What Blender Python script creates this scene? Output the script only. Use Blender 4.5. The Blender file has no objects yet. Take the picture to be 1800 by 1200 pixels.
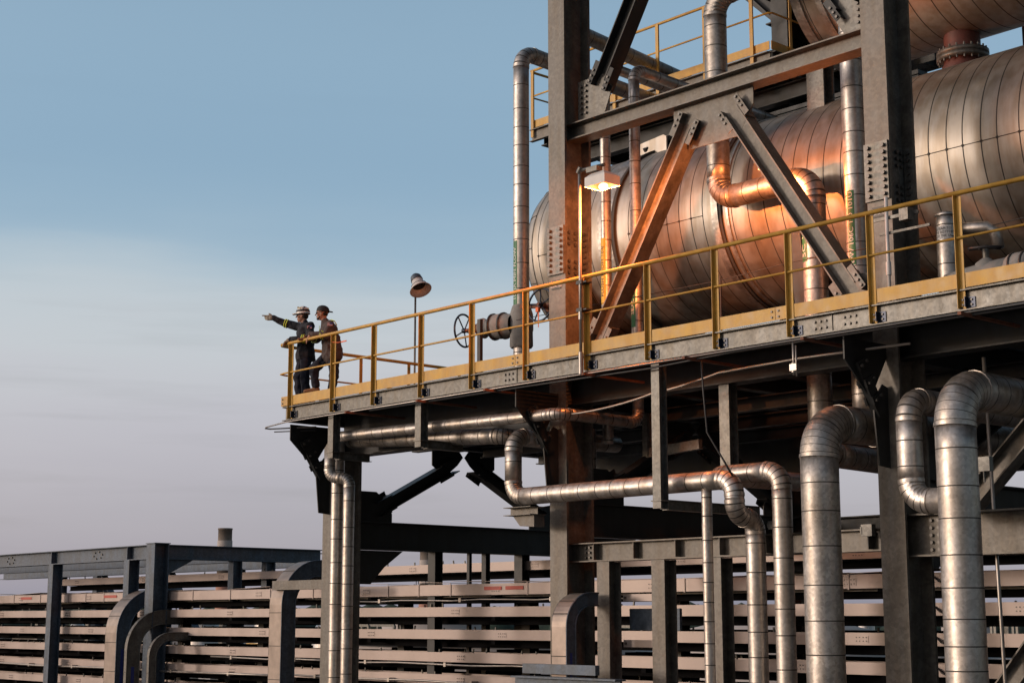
import bpy, bmesh, math, random
from mathutils import Vector, Matrix
random.seed(7)
V = Vector; PI = math.pi; R = math.radians
sc = bpy.context.scene
COL = sc.collection
# ------------------------------------------------------------------ camera, sky, sun
PITCH = math.atan(488/2800.); AZ = R(41.9)
cam_d = bpy.data.cameras.new("camera"); cam = bpy.data.objects.new("camera", cam_d); COL.objects.link(cam)
cam.location = (0, 0, 10)
fwd = V((-math.cos(AZ)*math.cos(PITCH), math.sin(AZ)*math.cos(PITCH), math.sin(PITCH)))
cam.rotation_euler = fwd.to_track_quat('-Z', 'Y').to_euler()
cam_d.sensor_width = 36; cam_d.lens = 56; cam_d.clip_end = 12000; cam_d.clip_start = 0.1
sc.camera = cam
SUN_AZ = R(238); SUN_EL = R(8)          # direction towards the sun, azimuth from +X
sun_dir = V((math.cos(SUN_AZ)*math.cos(SUN_EL), math.sin(SUN_AZ)*math.cos(SUN_EL), math.sin(SUN_EL)))
def lin(r, g, b, k=1):
    f = lambda c: ((c/255+.055)/1.055)**2.4 if c > 10 else c/255/12.92
    return (f(r)*k, f(g)*k, f(b)*k, 1)
W = bpy.data.worlds.new("World"); sc.world = W; W.use_nodes = True
nt = W.node_tree; N = nt.nodes; L = nt.links
for n in list(N): N.remove(n)
out = N.new('ShaderNodeOutputWorld')
sky = N.new('ShaderNodeTexSky'); sky.sky_type = 'NISHITA'; sky.sun_disc = False
sky.sun_elevation = SUN_EL; sky.sun_rotation = (PI/2 - SUN_AZ) % (2*PI); sky.altitude = 50; sky.dust_density = 2
bg1 = N.new('ShaderNodeBackground'); bg1.inputs[1].default_value = 0.05; L.new(sky.outputs[0], bg1.inputs[0])
tc = N.new('ShaderNodeTexCoord'); sep = N.new('ShaderNodeSeparateXYZ'); L.new(tc.outputs['Generated'], sep.inputs[0])
def vmath(op, a=None, b=None):
    n = N.new('ShaderNodeMath'); n.operation = op
    for i, v in enumerate((a, b)):
        if v is None: continue
        if isinstance(v, (int, float)): n.inputs[i].default_value = v
        else: L.new(v, n.inputs[i])
    return n.outputs[0]
mp = N.new('ShaderNodeMapping'); mp.inputs['Scale'].default_value = (1.5, 1.5, 9); L.new(tc.outputs['Generated'], mp.inputs[0])
nz = N.new('ShaderNodeTexNoise'); nz.inputs['Scale'].default_value = 2.2; nz.inputs['Detail'].default_value = 6; nz.inputs['Roughness'].default_value = .5
L.new(mp.outputs[0], nz.inputs[0])
wob = vmath('MULTIPLY', vmath('SUBTRACT', nz.outputs[0], .5), .055)
el = vmath('ADD', sep.outputs[2], wob)
ramp = N.new('ShaderNodeValToRGB'); L.new(vmath('MULTIPLY', el, 2.0), ramp.inputs[0])
SK = [(0, (128, 130, 148)), (.03, (143, 144, 163)), (.12, (162, 157, 174)), (.22, (178, 172, 185)), (.32, (189, 188, 195)), (.395, (188, 195, 200)), (.45, (139, 167, 189)),
      (.56, (127, 157, 182)), (.72, (140, 168, 189)), (1.0, (110, 140, 166))]
cr = ramp.color_ramp; cr.interpolation = 'B_SPLINE'
while len(cr.elements) < len(SK): cr.elements.new(.5)
for e, (p, c) in zip(cr.elements, SK): e.position = max(0, p); e.color = lin(*c)
bg2 = N.new('ShaderNodeBackground'); L.new(ramp.outputs[0], bg2.inputs[0])
# the sky is dimmer away to the right of the view (+X) and overhead, opposite the after-glow
mrx = N.new('ShaderNodeMapRange'); mrx.interpolation_type = 'SMOOTHSTEP'; L.new(sep.outputs[0], mrx.inputs[0])
for k_, v_ in ((1, -.35), (2, .45), (3, .93), (4, .30)): mrx.inputs[k_].default_value = v_
mrz = N.new('ShaderNodeMapRange'); mrz.interpolation_type = 'SMOOTHSTEP'; L.new(sep.outputs[2], mrz.inputs[0])
for k_, v_ in ((1, .38), (2, .9), (3, 1.0), (4, .55)): mrz.inputs[k_].default_value = v_
# long thin cloud wisps low in the sky
mp2 = N.new('ShaderNodeMapping'); mp2.inputs['Scale'].default_value = (2.2, 2.2, 34); L.new(tc.outputs['Generated'], mp2.inputs[0])
nz2 = N.new('ShaderNodeTexNoise'); nz2.inputs['Scale'].default_value = 2.0; nz2.inputs['Detail'].default_value = 7; nz2.inputs['Roughness'].default_value = .55; L.new(mp2.outputs[0], nz2.inputs[0])
mrw = N.new('ShaderNodeMapRange'); L.new(nz2.outputs[0], mrw.inputs[0])
for k_, v_ in ((1, .52), (2, .70), (3, 1.0), (4, .91)): mrw.inputs[k_].default_value = v_
lo_ = N.new('ShaderNodeMapRange'); lo_.interpolation_type = 'SMOOTHSTEP'; L.new(sep.outputs[2], lo_.inputs[0])
for k_, v_ in ((1, .15), (2, .24), (3, 1), (4, .12)): lo_.inputs[k_].default_value = v_
wisp = vmath('SUBTRACT', 1.0, vmath('MULTIPLY', vmath('SUBTRACT', 1.0, mrw.outputs[0]), lo_.outputs[0]))
L.new(vmath('MULTIPLY', vmath('MULTIPLY', mrx.outputs[0], mrz.outputs[0]), wisp), bg2.inputs[1])
# brighter western sky round the low sun, behind the camera's left shoulder
vd = N.new('ShaderNodeVectorMath'); vd.operation = 'DOT_PRODUCT'; L.new(tc.outputs['Generated'], vd.inputs[0]); vd.inputs[1].default_value = sun_dir
glow = vmath('MULTIPLY', vmath('POWER', vmath('MAXIMUM', vd.outputs['Value'], 0), 3.5), 1.0)
bg3 = N.new('ShaderNodeBackground'); bg3.inputs[0].default_value = (1, .74, .60, 1); L.new(vmath('MULTIPLY', glow, 1.6), bg3.inputs[1])
a1 = N.new('ShaderNodeAddShader'); a2 = N.new('ShaderNodeAddShader')
L.new(bg1.outputs[0], a1.inputs[0]); L.new(bg2.outputs[0], a1.inputs[1]); L.new(a1.outputs[0], a2.inputs[0]); L.new(bg3.outputs[0], a2.inputs[1]); L.new(a2.outputs[0], out.inputs[0])
sd = bpy.data.lights.new("sun", 'SUN'); so = bpy.data.objects.new("sun", sd); COL.objects.link(so)
sd.energy = 1.05; sd.angle = R(8); sd.color = (1, .82, .70)
so.rotation_euler = (-sun_dir).to_track_quat('-Z', 'Y').to_euler(); so.location = (-10, -30, 40)
sc.view_settings.view_transform = 'Standard'; sc.view_settings.look = 'None'; sc.view_settings.exposure = 0; sc.view_settings.gamma = 1
sc.render.engine = 'CYCLES'; sc.cycles.max_bounces = 6; sc.cycles.use_denoising = True

# ------------------------------------------------------------------ materials
def mat(name, col, rough=.6, metal=0., noise=0., scale=6., bump=0., col2=None, streak=0., detail=4., rvar=0., spangle=0., emit=None, estr=0, wrinkle=0.):
    m = bpy.data.materials.new(name); m.use_nodes = True
    nt = m.node_tree; n = nt.nodes; l = nt.links
    b = n['Principled BSDF']; b.inputs['Roughness'].default_value = rough; b.inputs['Metallic'].default_value = metal
    c = (*col, 1); b.inputs['Base Color'].default_value = c
    if emit: b.inputs['Emission Color'].default_value = (*emit, 1); b.inputs['Emission Strength'].default_value = estr
    t = n.new('ShaderNodeTexCoord'); last = None
    if noise or bump or rvar:
        z = n.new('ShaderNodeTexNoise'); z.inputs['Scale'].default_value = scale; z.inputs['Detail'].default_value = detail; z.inputs['Roughness'].default_value = .62
        l.new(t.outputs['Object'], z.inputs[0])
        r = n.new('ShaderNodeValToRGB'); r.color_ramp.elements[0].position = .32; r.color_ramp.elements[1].position = .68
        d = col2 or tuple(x*(1-noise) for x in col)
        r.color_ramp.elements[0].color = (*d, 1); r.color_ramp.elements[1].color = c
        l.new(z.outputs[0], r.inputs[0]); last = r.outputs[0]
        if rvar:
            mr = n.new('ShaderNodeMapRange'); mr.inputs[3].default_value = max(.05, rough-rvar); mr.inputs[4].default_value = rough+rvar
            mr.inputs[1].default_value = .3; mr.inputs[2].default_value = .7
            l.new(z.outputs[0], mr.inputs[0]); l.new(mr.outputs[0], b.inputs['Roughness'])
    if spangle:
        v = n.new('ShaderNodeTexVoronoi'); v.inputs['Scale'].default_value = 28; l.new(t.outputs['Object'], v.inputs[0])
        mx = n.new('ShaderNodeMix'); mx.data_type = 'RGBA'; mx.blend_type = 'OVERLAY'; mx.inputs[0].default_value = spangle
        l.new(last, mx.inputs[6])
        sp = n.new('ShaderNodeSeparateColor'); l.new(v.outputs['Color'], sp.inputs[0]); cb = n.new('ShaderNodeCombineColor')
        for i in range(3): l.new(sp.outputs[0], cb.inputs[i])
        l.new(cb.outputs[0], mx.inputs[7]); last = mx.outputs[2]
    if streak:
        mpn = n.new('ShaderNodeMapping'); mpn.inputs['Scale'].default_value = (5, 5, .6); l.new(t.outputs['Object'], mpn.inputs[0])
        z2 = n.new('ShaderNodeTexNoise'); z2.inputs['Scale'].default_value = 1.6; z2.inputs['Detail'].default_value = 5; l.new(mpn.outputs[0], z2.inputs[0])
        r2 = n.new('ShaderNodeValToRGB'); r2.color_ramp.elements[0].position = .35; r2.color_ramp.elements[1].position = .6
        k = 1-streak; r2.color_ramp.elements[0].color = (k*1.0, k*.93, k*.84, 1); r2.color_ramp.elements[1].color = (1, 1, 1, 1)
        l.new(z2.outputs[0], r2.inputs[0])
        mx = n.new('ShaderNodeMix'); mx.data_type = 'RGBA'; mx.blend_type = 'MULTIPLY'; mx.inputs[0].default_value = 1
        if last: l.new(last, mx.inputs[6])
        else: mx.inputs[6].default_value = c
        l.new(r2.outputs[0], mx.inputs[7]); last = mx.outputs[2]
    if last: l.new(last, b.inputs['Base Color'])
    if bump:
        bp = n.new('ShaderNodeBump'); bp.inputs['Strength'].default_value = bump; bp.inputs['Distance'].default_value = .02
        l.new(z.outputs[0], bp.inputs['Height']); l.new(bp.outputs[0], b.inputs['Normal'])
        if wrinkle:
            z3 = n.new('ShaderNodeTexNoise'); z3.inputs['Scale'].default_value = 1.3; z3.inputs['Detail'].default_value = 1; l.new(t.outputs['Object'], z3.inputs[0])
            b2 = n.new('ShaderNodeBump'); b2.inputs['Strength'].default_value = wrinkle; b2.inputs['Distance'].default_value = .12
            l.new(z3.outputs[0], b2.inputs['Height']); l.new(bp.outputs[0], b2.inputs['Normal']); l.new(b2.outputs[0], b.inputs['Normal'])
    return m
M = dict(
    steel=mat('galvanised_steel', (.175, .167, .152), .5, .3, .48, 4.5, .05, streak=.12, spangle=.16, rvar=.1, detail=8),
    steel_dark=mat('shade_dark_steel', (.034, .038, .041), .5, .3, .4, 4, .05, streak=.12, rvar=.1, detail=8),  # darkened so rear and under-deck members carry their shade in the colour
    steel_light=mat('bright_galvanised_steel', (.18, .18, .17), .45, .4, .42, 5, .05, streak=.12, spangle=.22, rvar=.1, detail=8),
    steel_blue=mat('bluish_galvanised_steel', (.10, .135, .185), .5, .3, .42, 4.5, .05, streak=.1, spangle=.16, rvar=.1, detail=8),
    clad=mat('aluminium_cladding', (.58, .55, .525), .45, .90, .26, 6, .14, streak=.16, rvar=.10, wrinkle=.32, detail=9, spangle=.14),
    clad_b=mat('aluminium_cladding_dull', (.52, .495, .47), .48, .88, .32, 5, .16, streak=.2, rvar=.10, wrinkle=.4, detail=9, spangle=.18),
    vessel=mat('vessel_cladding', (.50, .465, .42), .52, .82, .24, 3.0, .08, streak=.2, rvar=.08, wrinkle=.22, detail=9),
    seam=mat('cladding_seam', (.06, .055, .05), .7, .3),
    bolt=mat('bolt_steel', (.12, .115, .11), .45, .6),
    yellow=mat('safety_yellow_paint', (.68, .40, .075), .5, 0, .30, 5, .06, streak=.12, rvar=.12, detail=9),
    rust=mat('rusty_steel', (.22, .085, .05), .7, .2, .4, 9, .2),
    redsteel=mat('red_oxide_paint', (.14, .042, .032), .6, 0, .35, 5, .05),
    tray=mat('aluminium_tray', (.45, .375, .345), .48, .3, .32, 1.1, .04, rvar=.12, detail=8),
    drop=mat('tray_drop_aluminium', (.33, .275, .24), .45, .5, .35, 3, .04, detail=7),
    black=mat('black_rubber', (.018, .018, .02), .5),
    wheelblue=mat('blue_black_paint', (.02, .03, .055), .35, .4),
    grating=mat('grating_steel', (.10, .085, .07), .6, .5, .4, 20),
    jacketpad=mat('insulation_jacket', (.29, .285, .275), .85, 0, .3, 7, .4),
    green=mat('pipe_label_green', (.02, .16, .055), .5), yel=mat('pipe_label_yellow', (.55, .42, .02), .5),
    white=mat('white_paint', (.62, .61, .60), .45, 0, .1, 8), letters=mat('white_letters', (.75, .75, .72), .5), blackletters=mat('black_letters', (.02, .02, .02), .5),
    signblack=mat('black_sign_plate', (.018, .018, .016), .45), red=mat('red_sticker', (.42, .06, .04), .5), blue=mat('blue_sticker', (.02, .035, .2), .5), orange=mat('orange_tape', (.85, .16, .04), .6),
    conduit=mat('conduit_steel', (.42, .39, .36), .4, .7, .25, 5), lampglass=mat('lit_lamp_glass', (1, .8, .6), .3, emit=(1, .66, .33), estr=5),
    skin=mat('skin', (.42, .20, .13), .55, 0, .12, 18), navy=mat('navy_work_cloth', (.017, .019, .028), .85, 0, .3, 14, .5), jeans=mat('dark_denim', (.014, .018, .036), .9, 0, .35, 16, .4),
    brown=mat('brown_grey_work_cloth', (.085, .062, .058), .85, 0, .25, 14, .5), glove=mat('pale_leather_glove', (.36, .33, .27), .8, 0, .3, 20), hivis=mat('lime_reflective_tape', (.75, .92, .08), .35), silver=mat('silver_tape', (.6, .6, .58), .35, .3),
    boot=mat('tan_suede_boot', (.27, .14, .07), .85, 0, .2, 20), hair=mat('dark_hair', (.03, .02, .014), .8), cap=mat('black_cap', (.016, .016, .02), .75), helmet=mat('white_helmet', (.80, .79, .75), .3),
    stickers=mat('helmet_stickers', (.5, .42, .08), .4, 0, 0, 22, .0), glasses=mat('dark_lens', (.01, .01, .012), .12), patch=mat('flag_patch_red', (.45, .12, .12), .7), concrete=mat('concrete', (.20, .185, .165), .9, 0, .3, .6, .1),
    chim=mat('stack_concrete', (.20, .165, .14), .85, 0, .25, .8), chimw=mat('stack_pale_band', (.42, .38, .36), .8), chimred=mat('stack_pink_band', (.42, .22, .17), .8), ground=mat('plant_gravel', (.13, .12, .105), .95, 0, .4, .05, .1), leaf=mat('far_foliage', (.035, .06, .045), .9, 0, .4, .3), road=mat('asphalt', (.05, .05, .052), .85, 0, .2, .5))

M['jacket'] = mat('black_cable_and_gap_shade', (.007, .007, .008), .95); M['jacket'].node_tree.nodes['Principled BSDF'].inputs['Specular IOR Level'].default_value = .08  # cable black; also puts gap shade into rear trays, arms and strips
# ------------------------------------------------------------------ mesh helpers
class MB:
    def __init__(s): s.v = []; s.f = []; s.m = []; s.s = []
    def add(s, vs, fs, m=0, smooth=False):
        o = len(s.v); s.v += [V(p) for p in vs]
        for f in fs: s.f.append([i+o for i in f]); s.m.append(m); s.s.append(smooth)
        return s
    def box(s, a, b, m=0):
        x0, y0, z0 = [min(p, q) for p, q in zip(a, b)]; x1, y1, z1 = [max(p, q) for p, q in zip(a, b)]
        return s.add([(x0,y0,z0),(x1,y0,z0),(x1,y1,z0),(x0,y1,z0),(x0,y0,z1),(x1,y0,z1),(x1,y1,z1),(x0,y1,z1)],
                     [(3,2,1,0),(4,5,6,7),(0,1,5,4),(1,2,6,5),(2,3,7,6),(3,0,4,7)], m)
    def extrude(s, poly, a, b, up=(0,0,1), m=0, smooth=False):
        # poly: 2D (side, up) counter-clockwise when looking along a->b reversed
        a = V(a); b = V(b); t = (b-a).normalized(); u = V(up); sd_ = t.cross(u)
        if sd_.length < 1e-4: u = V((0,1,0)); sd_ = t.cross(u)
        sd_.normalize(); u = sd_.cross(t); n = len(poly)
        vs = [a+sd_*p+u*q for p, q in poly]+[b+sd_*p+u*q for p, q in poly]
        fs = [(i, (i+1) % n, (i+1) % n+n, i+n) for i in range(n)]
        s.add(vs, fs, m, smooth); s.add([vs[i] for i in range(n)], [tuple(range(n))[::-1]], m); s.add(vs[n:], [tuple(range(n))], m)
        return s
    def bar(s, a, b, w, h, up=(0,0,1), m=0): return s.extrude([(-w/2,-h/2),(w/2,-h/2),(w/2,h/2),(-w/2,h/2)], a, b, up, m)
    def ibeam(s, a, b, w, h, up=(0,0,1), tf=.024, tw=.016, m=0):
        # web lies along 'up', flanges at +-h/2
        W2, H = w/2, h/2
        return (s.extrude([(-W2,-H),(W2,-H),(W2,-H+tf),(-W2,-H+tf)], a, b, up, m).extrude([(-W2,H-tf),(W2,H-tf),(W2,H),(-W2,H)], a, b, up, m)
                .extrude([(-tw/2,-H+tf),(tw/2,-H+tf),(tw/2,H-tf),(-tw/2,H-tf)], a, b, up, m))
    def channel(s, a, b, w, h, up=(0,0,1), t=.014, m=0, flip=1):
        H = h/2; f = flip
        return (s.extrude([(0,-H),(t*f,-H),(t*f,H),(0,H)][::f], a, b, up, m).extrude([(t*f,H-t),(w*f,H-t),(w*f,H),(t*f,H)][::f], a, b, up, m).extrude([(t*f,-H),(w*f,-H),(w*f,-H+t),(t*f,-H+t)][::f], a, b, up, m))
    def cyl(s, a, b, r, seg=12, m=0, r2=None, caps=True, smooth=True):
        a = V(a); b = V(b); t = (b-a).normalized(); u = t.orthogonal().normalized(); w = t.cross(u); r2 = r if r2 is None else r2
        ang = [2*PI*i/seg for i in range(seg)]
        vs = [a+(u*math.cos(k)+w*math.sin(k))*r for k in ang]+[b+(u*math.cos(k)+w*math.sin(k))*r2 for k in ang]
        s.add(vs, [(i, (i+1) % seg, (i+1) % seg+seg, i+seg) for i in range(seg)], m, smooth)
        if caps: s.add(vs[:seg], [tuple(range(seg))[::-1]], m); s.add(vs[seg:], [tuple(range(seg))], m)
        return s
    def lathe(s, c, ax, prof, seg=24, m=0, smooth=True):
        c = V(c); t = V(ax).normalized(); u = t.orthogonal().normalized(); w = t.cross(u); vs = []; fs = []
        for h, r in prof:
            for i in range(seg):
                k = 2*PI*i/seg; vs.append(c+t*h+(u*math.cos(k)+w*math.sin(k))*max(r, 1e-4))
        for j in range(len(prof)-1):
            for i in range(seg): fs.append((j*seg+i, j*seg+(i+1) % seg, (j+1)*seg+(i+1) % seg, (j+1)*seg+i))
        return s.add(vs, fs, m, smooth)
    def tube(s, pts, r, seg=14, m=0, caps=True, smooth=True, seams=None, seam_m=1, sw=.013):
        # pts with optional dark lap seams at the arc lengths in 'seams'
        P = [V(p) for p in pts]; d = [0]
        for i in range(1, len(P)): d.append(d[-1]+(P[i]-P[i-1]).length)
        st = [(x, P[i], 0) for i, x in enumerate(d)]
        def at(x):
            for i in range(1, len(P)):
                if x <= d[i]+1e-9:
                    k = (x-d[i-1])/max(1e-9, d[i]-d[i-1]); return P[i-1].lerp(P[i], k)
            return P[-1]
        for x in (seams or []):
            if x > sw and x < d[-1]-sw:
                st = [q for q in st if not (x-sw*.6 <= q[0] <= x+sw*.6 and 0 < q[0] < d[-1])]
                st += [(x-sw/2, at(x-sw/2), 1), (x+sw/2, at(x+sw/2), 2)]
        st.sort(key=lambda q: q[0]); Q = [q[1] for q in st]; n = len(Q)
        T = [((Q[min(i+1, n-1)]-Q[max(i-1, 0)]).normalized()) for i in range(n)]
        u = T[0].orthogonal().normalized()
        if abs(T[0].z) > .9: u = V((0,-1,0))
        u = (u-T[0]*u.dot(T[0])).normalized(); rings = []
        for i in range(n):
            u = (u-T[i]*u.dot(T[i])).normalized(); w = T[i].cross(u)
            rings.append([Q[i]+(u*math.cos(2*PI*k/seg)+w*math.sin(2*PI*k/seg))*r for k in range(seg)])
        vs = [p for g in rings for p in g]; o = len(s.v); s.v += vs
        for i in range(n-1):
            dark = st[i][2] == 1 and st[i+1][2] == 2
            for k in range(seg):
                s.f.append([o+i*seg+k, o+i*seg+(k+1) % seg, o+(i+1)*seg+(k+1) % seg, o+(i+1)*seg+k]); s.m.append(seam_m if dark else m); s.s.append(smooth)
        if caps:
            s.f.append([o+k for k in range(seg)][::-1]); s.m.append(m); s.s.append(False)
            s.f.append([o+(n-1)*seg+k for k in range(seg)]); s.m.append(m); s.s.append(False)
        return s
    def plate(s, pts, th, m=0):
        P = [V(p) for p in pts]; n = len(P); nn = (P[1]-P[0]).cross(P[2]-P[1]).normalized()*th/2
        vs = [p-nn for p in P]+[p+nn for p in P]
        return s.add(vs, [tuple(range(n))[::-1], tuple(range(n, 2*n))]+[(i, (i+1) % n, (i+1) % n+n, i+n) for i in range(n)], m)
    def boltp(s, p, n, r=.022, h=.025, m=0):
        p = V(p); n = V(n).normalized(); return s.cyl(p-n*.004, p+n*h, r, 6, m, smooth=False)
    def ball(s, c, r, seg=12, rings=8, m=0, sc_=(1,1,1)):
        c = V(c); vs = []; fs = []
        for j in range(rings+1):
            a = PI*j/rings
            for i in range(seg):
                b = 2*PI*i/seg; vs.append(c+V((math.sin(a)*math.cos(b)*sc_[0], math.sin(a)*math.sin(b)*sc_[1], math.cos(a)*sc_[2]))*r)
        for j in range(rings):
            for i in range(seg): fs.append((j*seg+i, (j+1)*seg+i, (j+1)*seg+(i+1) % seg, j*seg+(i+1) % seg))
        return s.add(vs, fs, m, True)
    def build(s, name, mats, parent=None, origin=None, label=None, fix=True):
        if not isinstance(mats, (list, tuple)): mats = [mats]
        og = wloc(parent) if parent else V(origin) if origin is not None else V((0,0,0))
        me = bpy.data.meshes.new(name); me.from_pydata([tuple(v-og) for v in s.v], [], s.f); 
        for m_ in mats: me.materials.append(M[m_] if isinstance(m_, str) else m_)
        me.polygons.foreach_set('material_index', s.m); me.polygons.foreach_set('use_smooth', s.s)
        if fix:
            bm = bmesh.new(); bm.from_mesh(me); bmesh.ops.recalc_face_normals(bm, faces=bm.faces); bm.to_mesh(me); bm.free()
        me.update()
        o = bpy.data.objects.new(name, me); COL.objects.link(o)
        if parent: o.parent = parent
        else: o.location = og
        if label: o['label'] = label
        return o
def wloc(o):
    p = V(o.location)
    while o.parent: o = o.parent; p += o.location
    return p
def tag(o, label, cat, group=None, kind=None):
    o['label'] = label; o['category'] = cat
    if group: o['group'] = group
    if kind: o['kind'] = kind
    return o
def thing(name, loc, label, cat, group=None):
    o = bpy.data.objects.new(name, None); COL.objects.link(o); o.location = loc; o.empty_display_size = .2
    return tag(o, label, cat, group)
def struct(mb, name, m, origin=(0,0,0)):
    o = mb.build(name, m, origin=origin); o['kind'] = 'structure'; return o
def text_mesh(body, size, name='t'):
    c = bpy.data.curves.new(name, 'FONT'); c.body = body; c.size = size; c.align_x = 'CENTER'; c.align_y = 'CENTER'; c.resolution_u = 2
    o = bpy.data.objects.new(name, c); COL.objects.link(o); dg = bpy.context.evaluated_depsgraph_get()
    me = bpy.data.meshes.new_from_object(o.evaluated_get(dg)); vs = [v.co.copy() for v in me.vertices]; fs = [tuple(p.vertices) for p in me.polygons]
    bpy.data.objects.remove(o); bpy.data.meshes.remove(me); bpy.data.curves.remove(c)
    return vs, fs

# ------------------------------------------------------------------ ground and far plant
XA, XB, XC = -22.4, -16.72, -11.02
YC_, YR = 16.175, 21.6            # column rows
DZ = 13.54                        # walkway level
g = MB().box((-5000, -2500, -.5), (3500, 5000, 0)); struct(g, 'ground', 'ground')
g = MB().box((-900, 62, .004), (200, 72, .008)); struct(g, 'service_road', 'road')
# pipe helper --------------------------------------------------------
def bend(pts, rad, n=8):
    # splits a polyline into alternating straight runs and round elbows
    P = [V(p) for p in pts]; segs = []; cur = P[0]
    for i in range(1, len(P)-1):
        r_ = rad[i-1] if isinstance(rad, (list, tuple)) else rad
        a = (P[i-1]-P[i]).normalized(); b = (P[i+1]-P[i]).normalized(); th = a.angle(b); tl = r_/math.tan(th/2)
        s_ = P[i]+a*tl; e_ = P[i]+b*tl; c = P[i]+(a+b).normalized()*(r_/math.sin(th/2))
        if (s_-cur).length > .02: segs.append(('s', [cur, s_]))
        u = (s_-c).normalized(); w = (e_-c); w = (w-u*w.dot(u)).normalized(); A = PI-th
        segs.append(('e', [c+(u*math.cos(A*k/n)+w*math.sin(A*k/n))*r_ for k in range(n+1)])); cur = e_
    segs.append(('s', [cur, P[-1]])); return segs
def pipe(name, pts, r, rad, label, group='insulated metal pipes of the plant', m='clad', gap=.34, seg=20, origin=None, cat='pipe', gores=5, sub=True, jitter=.25):
    t = thing(name, origin or pts[-1], label, cat, group)
    rnd = random.Random(int(abs(pts[0][0]*971+pts[0][2]*313)))
    for kind, q in bend(pts, rad, 10):
        Lq = sum((q[i+1]-q[i]).length for i in range(len(q)-1)); s_ = []
        if kind == 's':
            x = rnd.uniform(.3, 1)*gap
            while x < Lq-.03: s_.append(x); x += gap*rnd.uniform(1-jitter, 1+jitter)
            MB().tube(q, r, seg, seams=s_, sw=.014).build('straight_section', [m, 'seam'], t, fix=False)
        else:
            s_ = [Lq*(k+.5)/gores for k in range(gores)]
            b_ = MB().tube(q, r*1.01, seg, seams=s_, sw=.008)
            for e_, d_ in ((q[0], q[1]-q[0]), (q[-1], q[-1]-q[-2])): b_.cyl(e_-d_.normalized()*.02, e_+d_.normalized()*.02, r*1.05, seg, 0)
            b_.build('elbow', [m, 'seam'], t, fix=False)
    return t
def wrap_label(t, x, y, z0, z1, r, ang, width, body, m_strip, m_text, size):
    # curved sticker on a vertical pipe: text runs upwards. ang = direction the label faces
    n = 8; aw = width/r; b = MB(); rr = r+.004
    for i in range(n):
        a0 = ang-aw/2+aw*i/n; a1 = ang-aw/2+aw*(i+1)/n
        b.add([(x+rr*math.cos(a0), y+rr*math.sin(a0), z0), (x+rr*math.cos(a1), y+rr*math.sin(a1), z0), (x+rr*math.cos(a1), y+rr*math.sin(a1), z1), (x+rr*math.cos(a0), y+rr*math.sin(a0), z1)], [(0,1,2,3)], 0, True)
    o = b.build('pipe_label', m_strip, t, fix=False)
    vs, fs = text_mesh(body, size); xs = [v.x for v in vs]; w_ = max(xs)-min(xs); k = min(1.35, (z1-z0)*.95/w_); mx_ = (max(xs)+min(xs))/2; rr += .004; b = MB()
    # text x -> z, text y -> -angle side so that it reads bottom-to-top
    b.add([(x+rr*math.cos(ang-v.y/rr), y+rr*math.sin(ang-v.y/rr), (z0+z1)/2+(v.x-mx_)*k) for v in vs], fs, 0)
    b.build('lettering', m_text, o, fix=False)
    return o
def box_bolts(b, pts, n, m=1, r=.022, h=.028):
    for p in pts: b.boltp(p, n, r, h, m)

# ------------------------------------------------------------------ main steel frame
fr = thing('steel_frame', (XB, YC_, 0), 'tall bolted steel frame of heavy columns and braces carrying the raised walkway and vessel', 'steel frame')
FW, FD = .35, .55
def column(x, y, z0, z1, m='steel', label=None):
    return MB().ibeam((x, y, z0), (x, y, z1), FW, FD, (0,1,0), .04, .028).build('column', m, fr, label=label)
cA = column(XA, YC_, 0, 13.05, 'steel'); cB = column(XB, YC_, 0, 22.5); cC = column(XC, YC_, 0, 22.5)
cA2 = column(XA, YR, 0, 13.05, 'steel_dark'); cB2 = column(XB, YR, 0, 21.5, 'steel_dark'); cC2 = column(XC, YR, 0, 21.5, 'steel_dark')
for x in (XA, XB, XC):
    for y in (YC_, YR): MB().box((x-.4, y-.45, -.2), (x+.4, y+.45, .35)).build('footing', 'concrete', fr)
def splice(cx, z0, z1, parent, n=8):
    yf = YC_-FD/2
    b = MB().box((cx-.178, yf-.034, z0), (cx+.165, yf-.001, z1))
    for i in range(n):
        z = z0+.06+(z1-z0-.12)*i/(n-1)
        for dx in (-.11, .11): b.boltp((cx+dx, yf-.034, z), (0,-1,0), .028, .04, 1)
    b.build('splice_plate', ['steel_light', 'bolt'], parent)
    b = MB().box((cx+.015, yf+.06, z0-.02), (cx+.034, YC_+FD/2-.06, z1))
    for i in range(n):
        if i in (3, 4) : continue
        z = z0+.06+(z1-z0-.12)*i/(n-1)
        for y in (yf+.11, yf+.20, yf+.33, yf+.42): b.boltp((cx+.034, y, z), (1,0,0), .026, .034, 1)
    b.build('splice_plate', ['steel_light', 'bolt'], parent)
    b = MB().box((cx+.045, YC_+FD/2-.062, z0), (cx+.17, YC_+FD/2-.041, z1))
    for i in range(n):
        b.boltp((cx+.11, YC_+FD/2-.062, z0+.06+(z1-z0-.12)*i/(n-1)), (0,-1,0), .026, .034, 1)
    b.build('splice_plate', ['steel_light', 'bolt'], parent)
splice(XB, 15.02, 15.75, cB); splice(XC, 15.02, 15.75, cC)
def sign(cx, z, parent, lines):
    yf = YC_-FD/2
    o = MB().box((cx-.095, yf-.010, z-.065), (cx+.095, yf-.001, z+.065)).build('sign_plate', 'signblack', parent)
    for k, tx in enumerate(lines):
        vs, fs = text_mesh(tx, .040); MB().add([(cx+v.x, yf-.013, z+.026-.054*k+v.y) for v in vs], fs).build('lettering', 'letters', parent, fix=False)
sign(XC-.01, 14.88, cC, ['EAST-1082', 'NORTH-1642']); sign(XB-.01, 14.87, cB, ['EAST-1082', 'NORTH-1662'])
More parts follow.
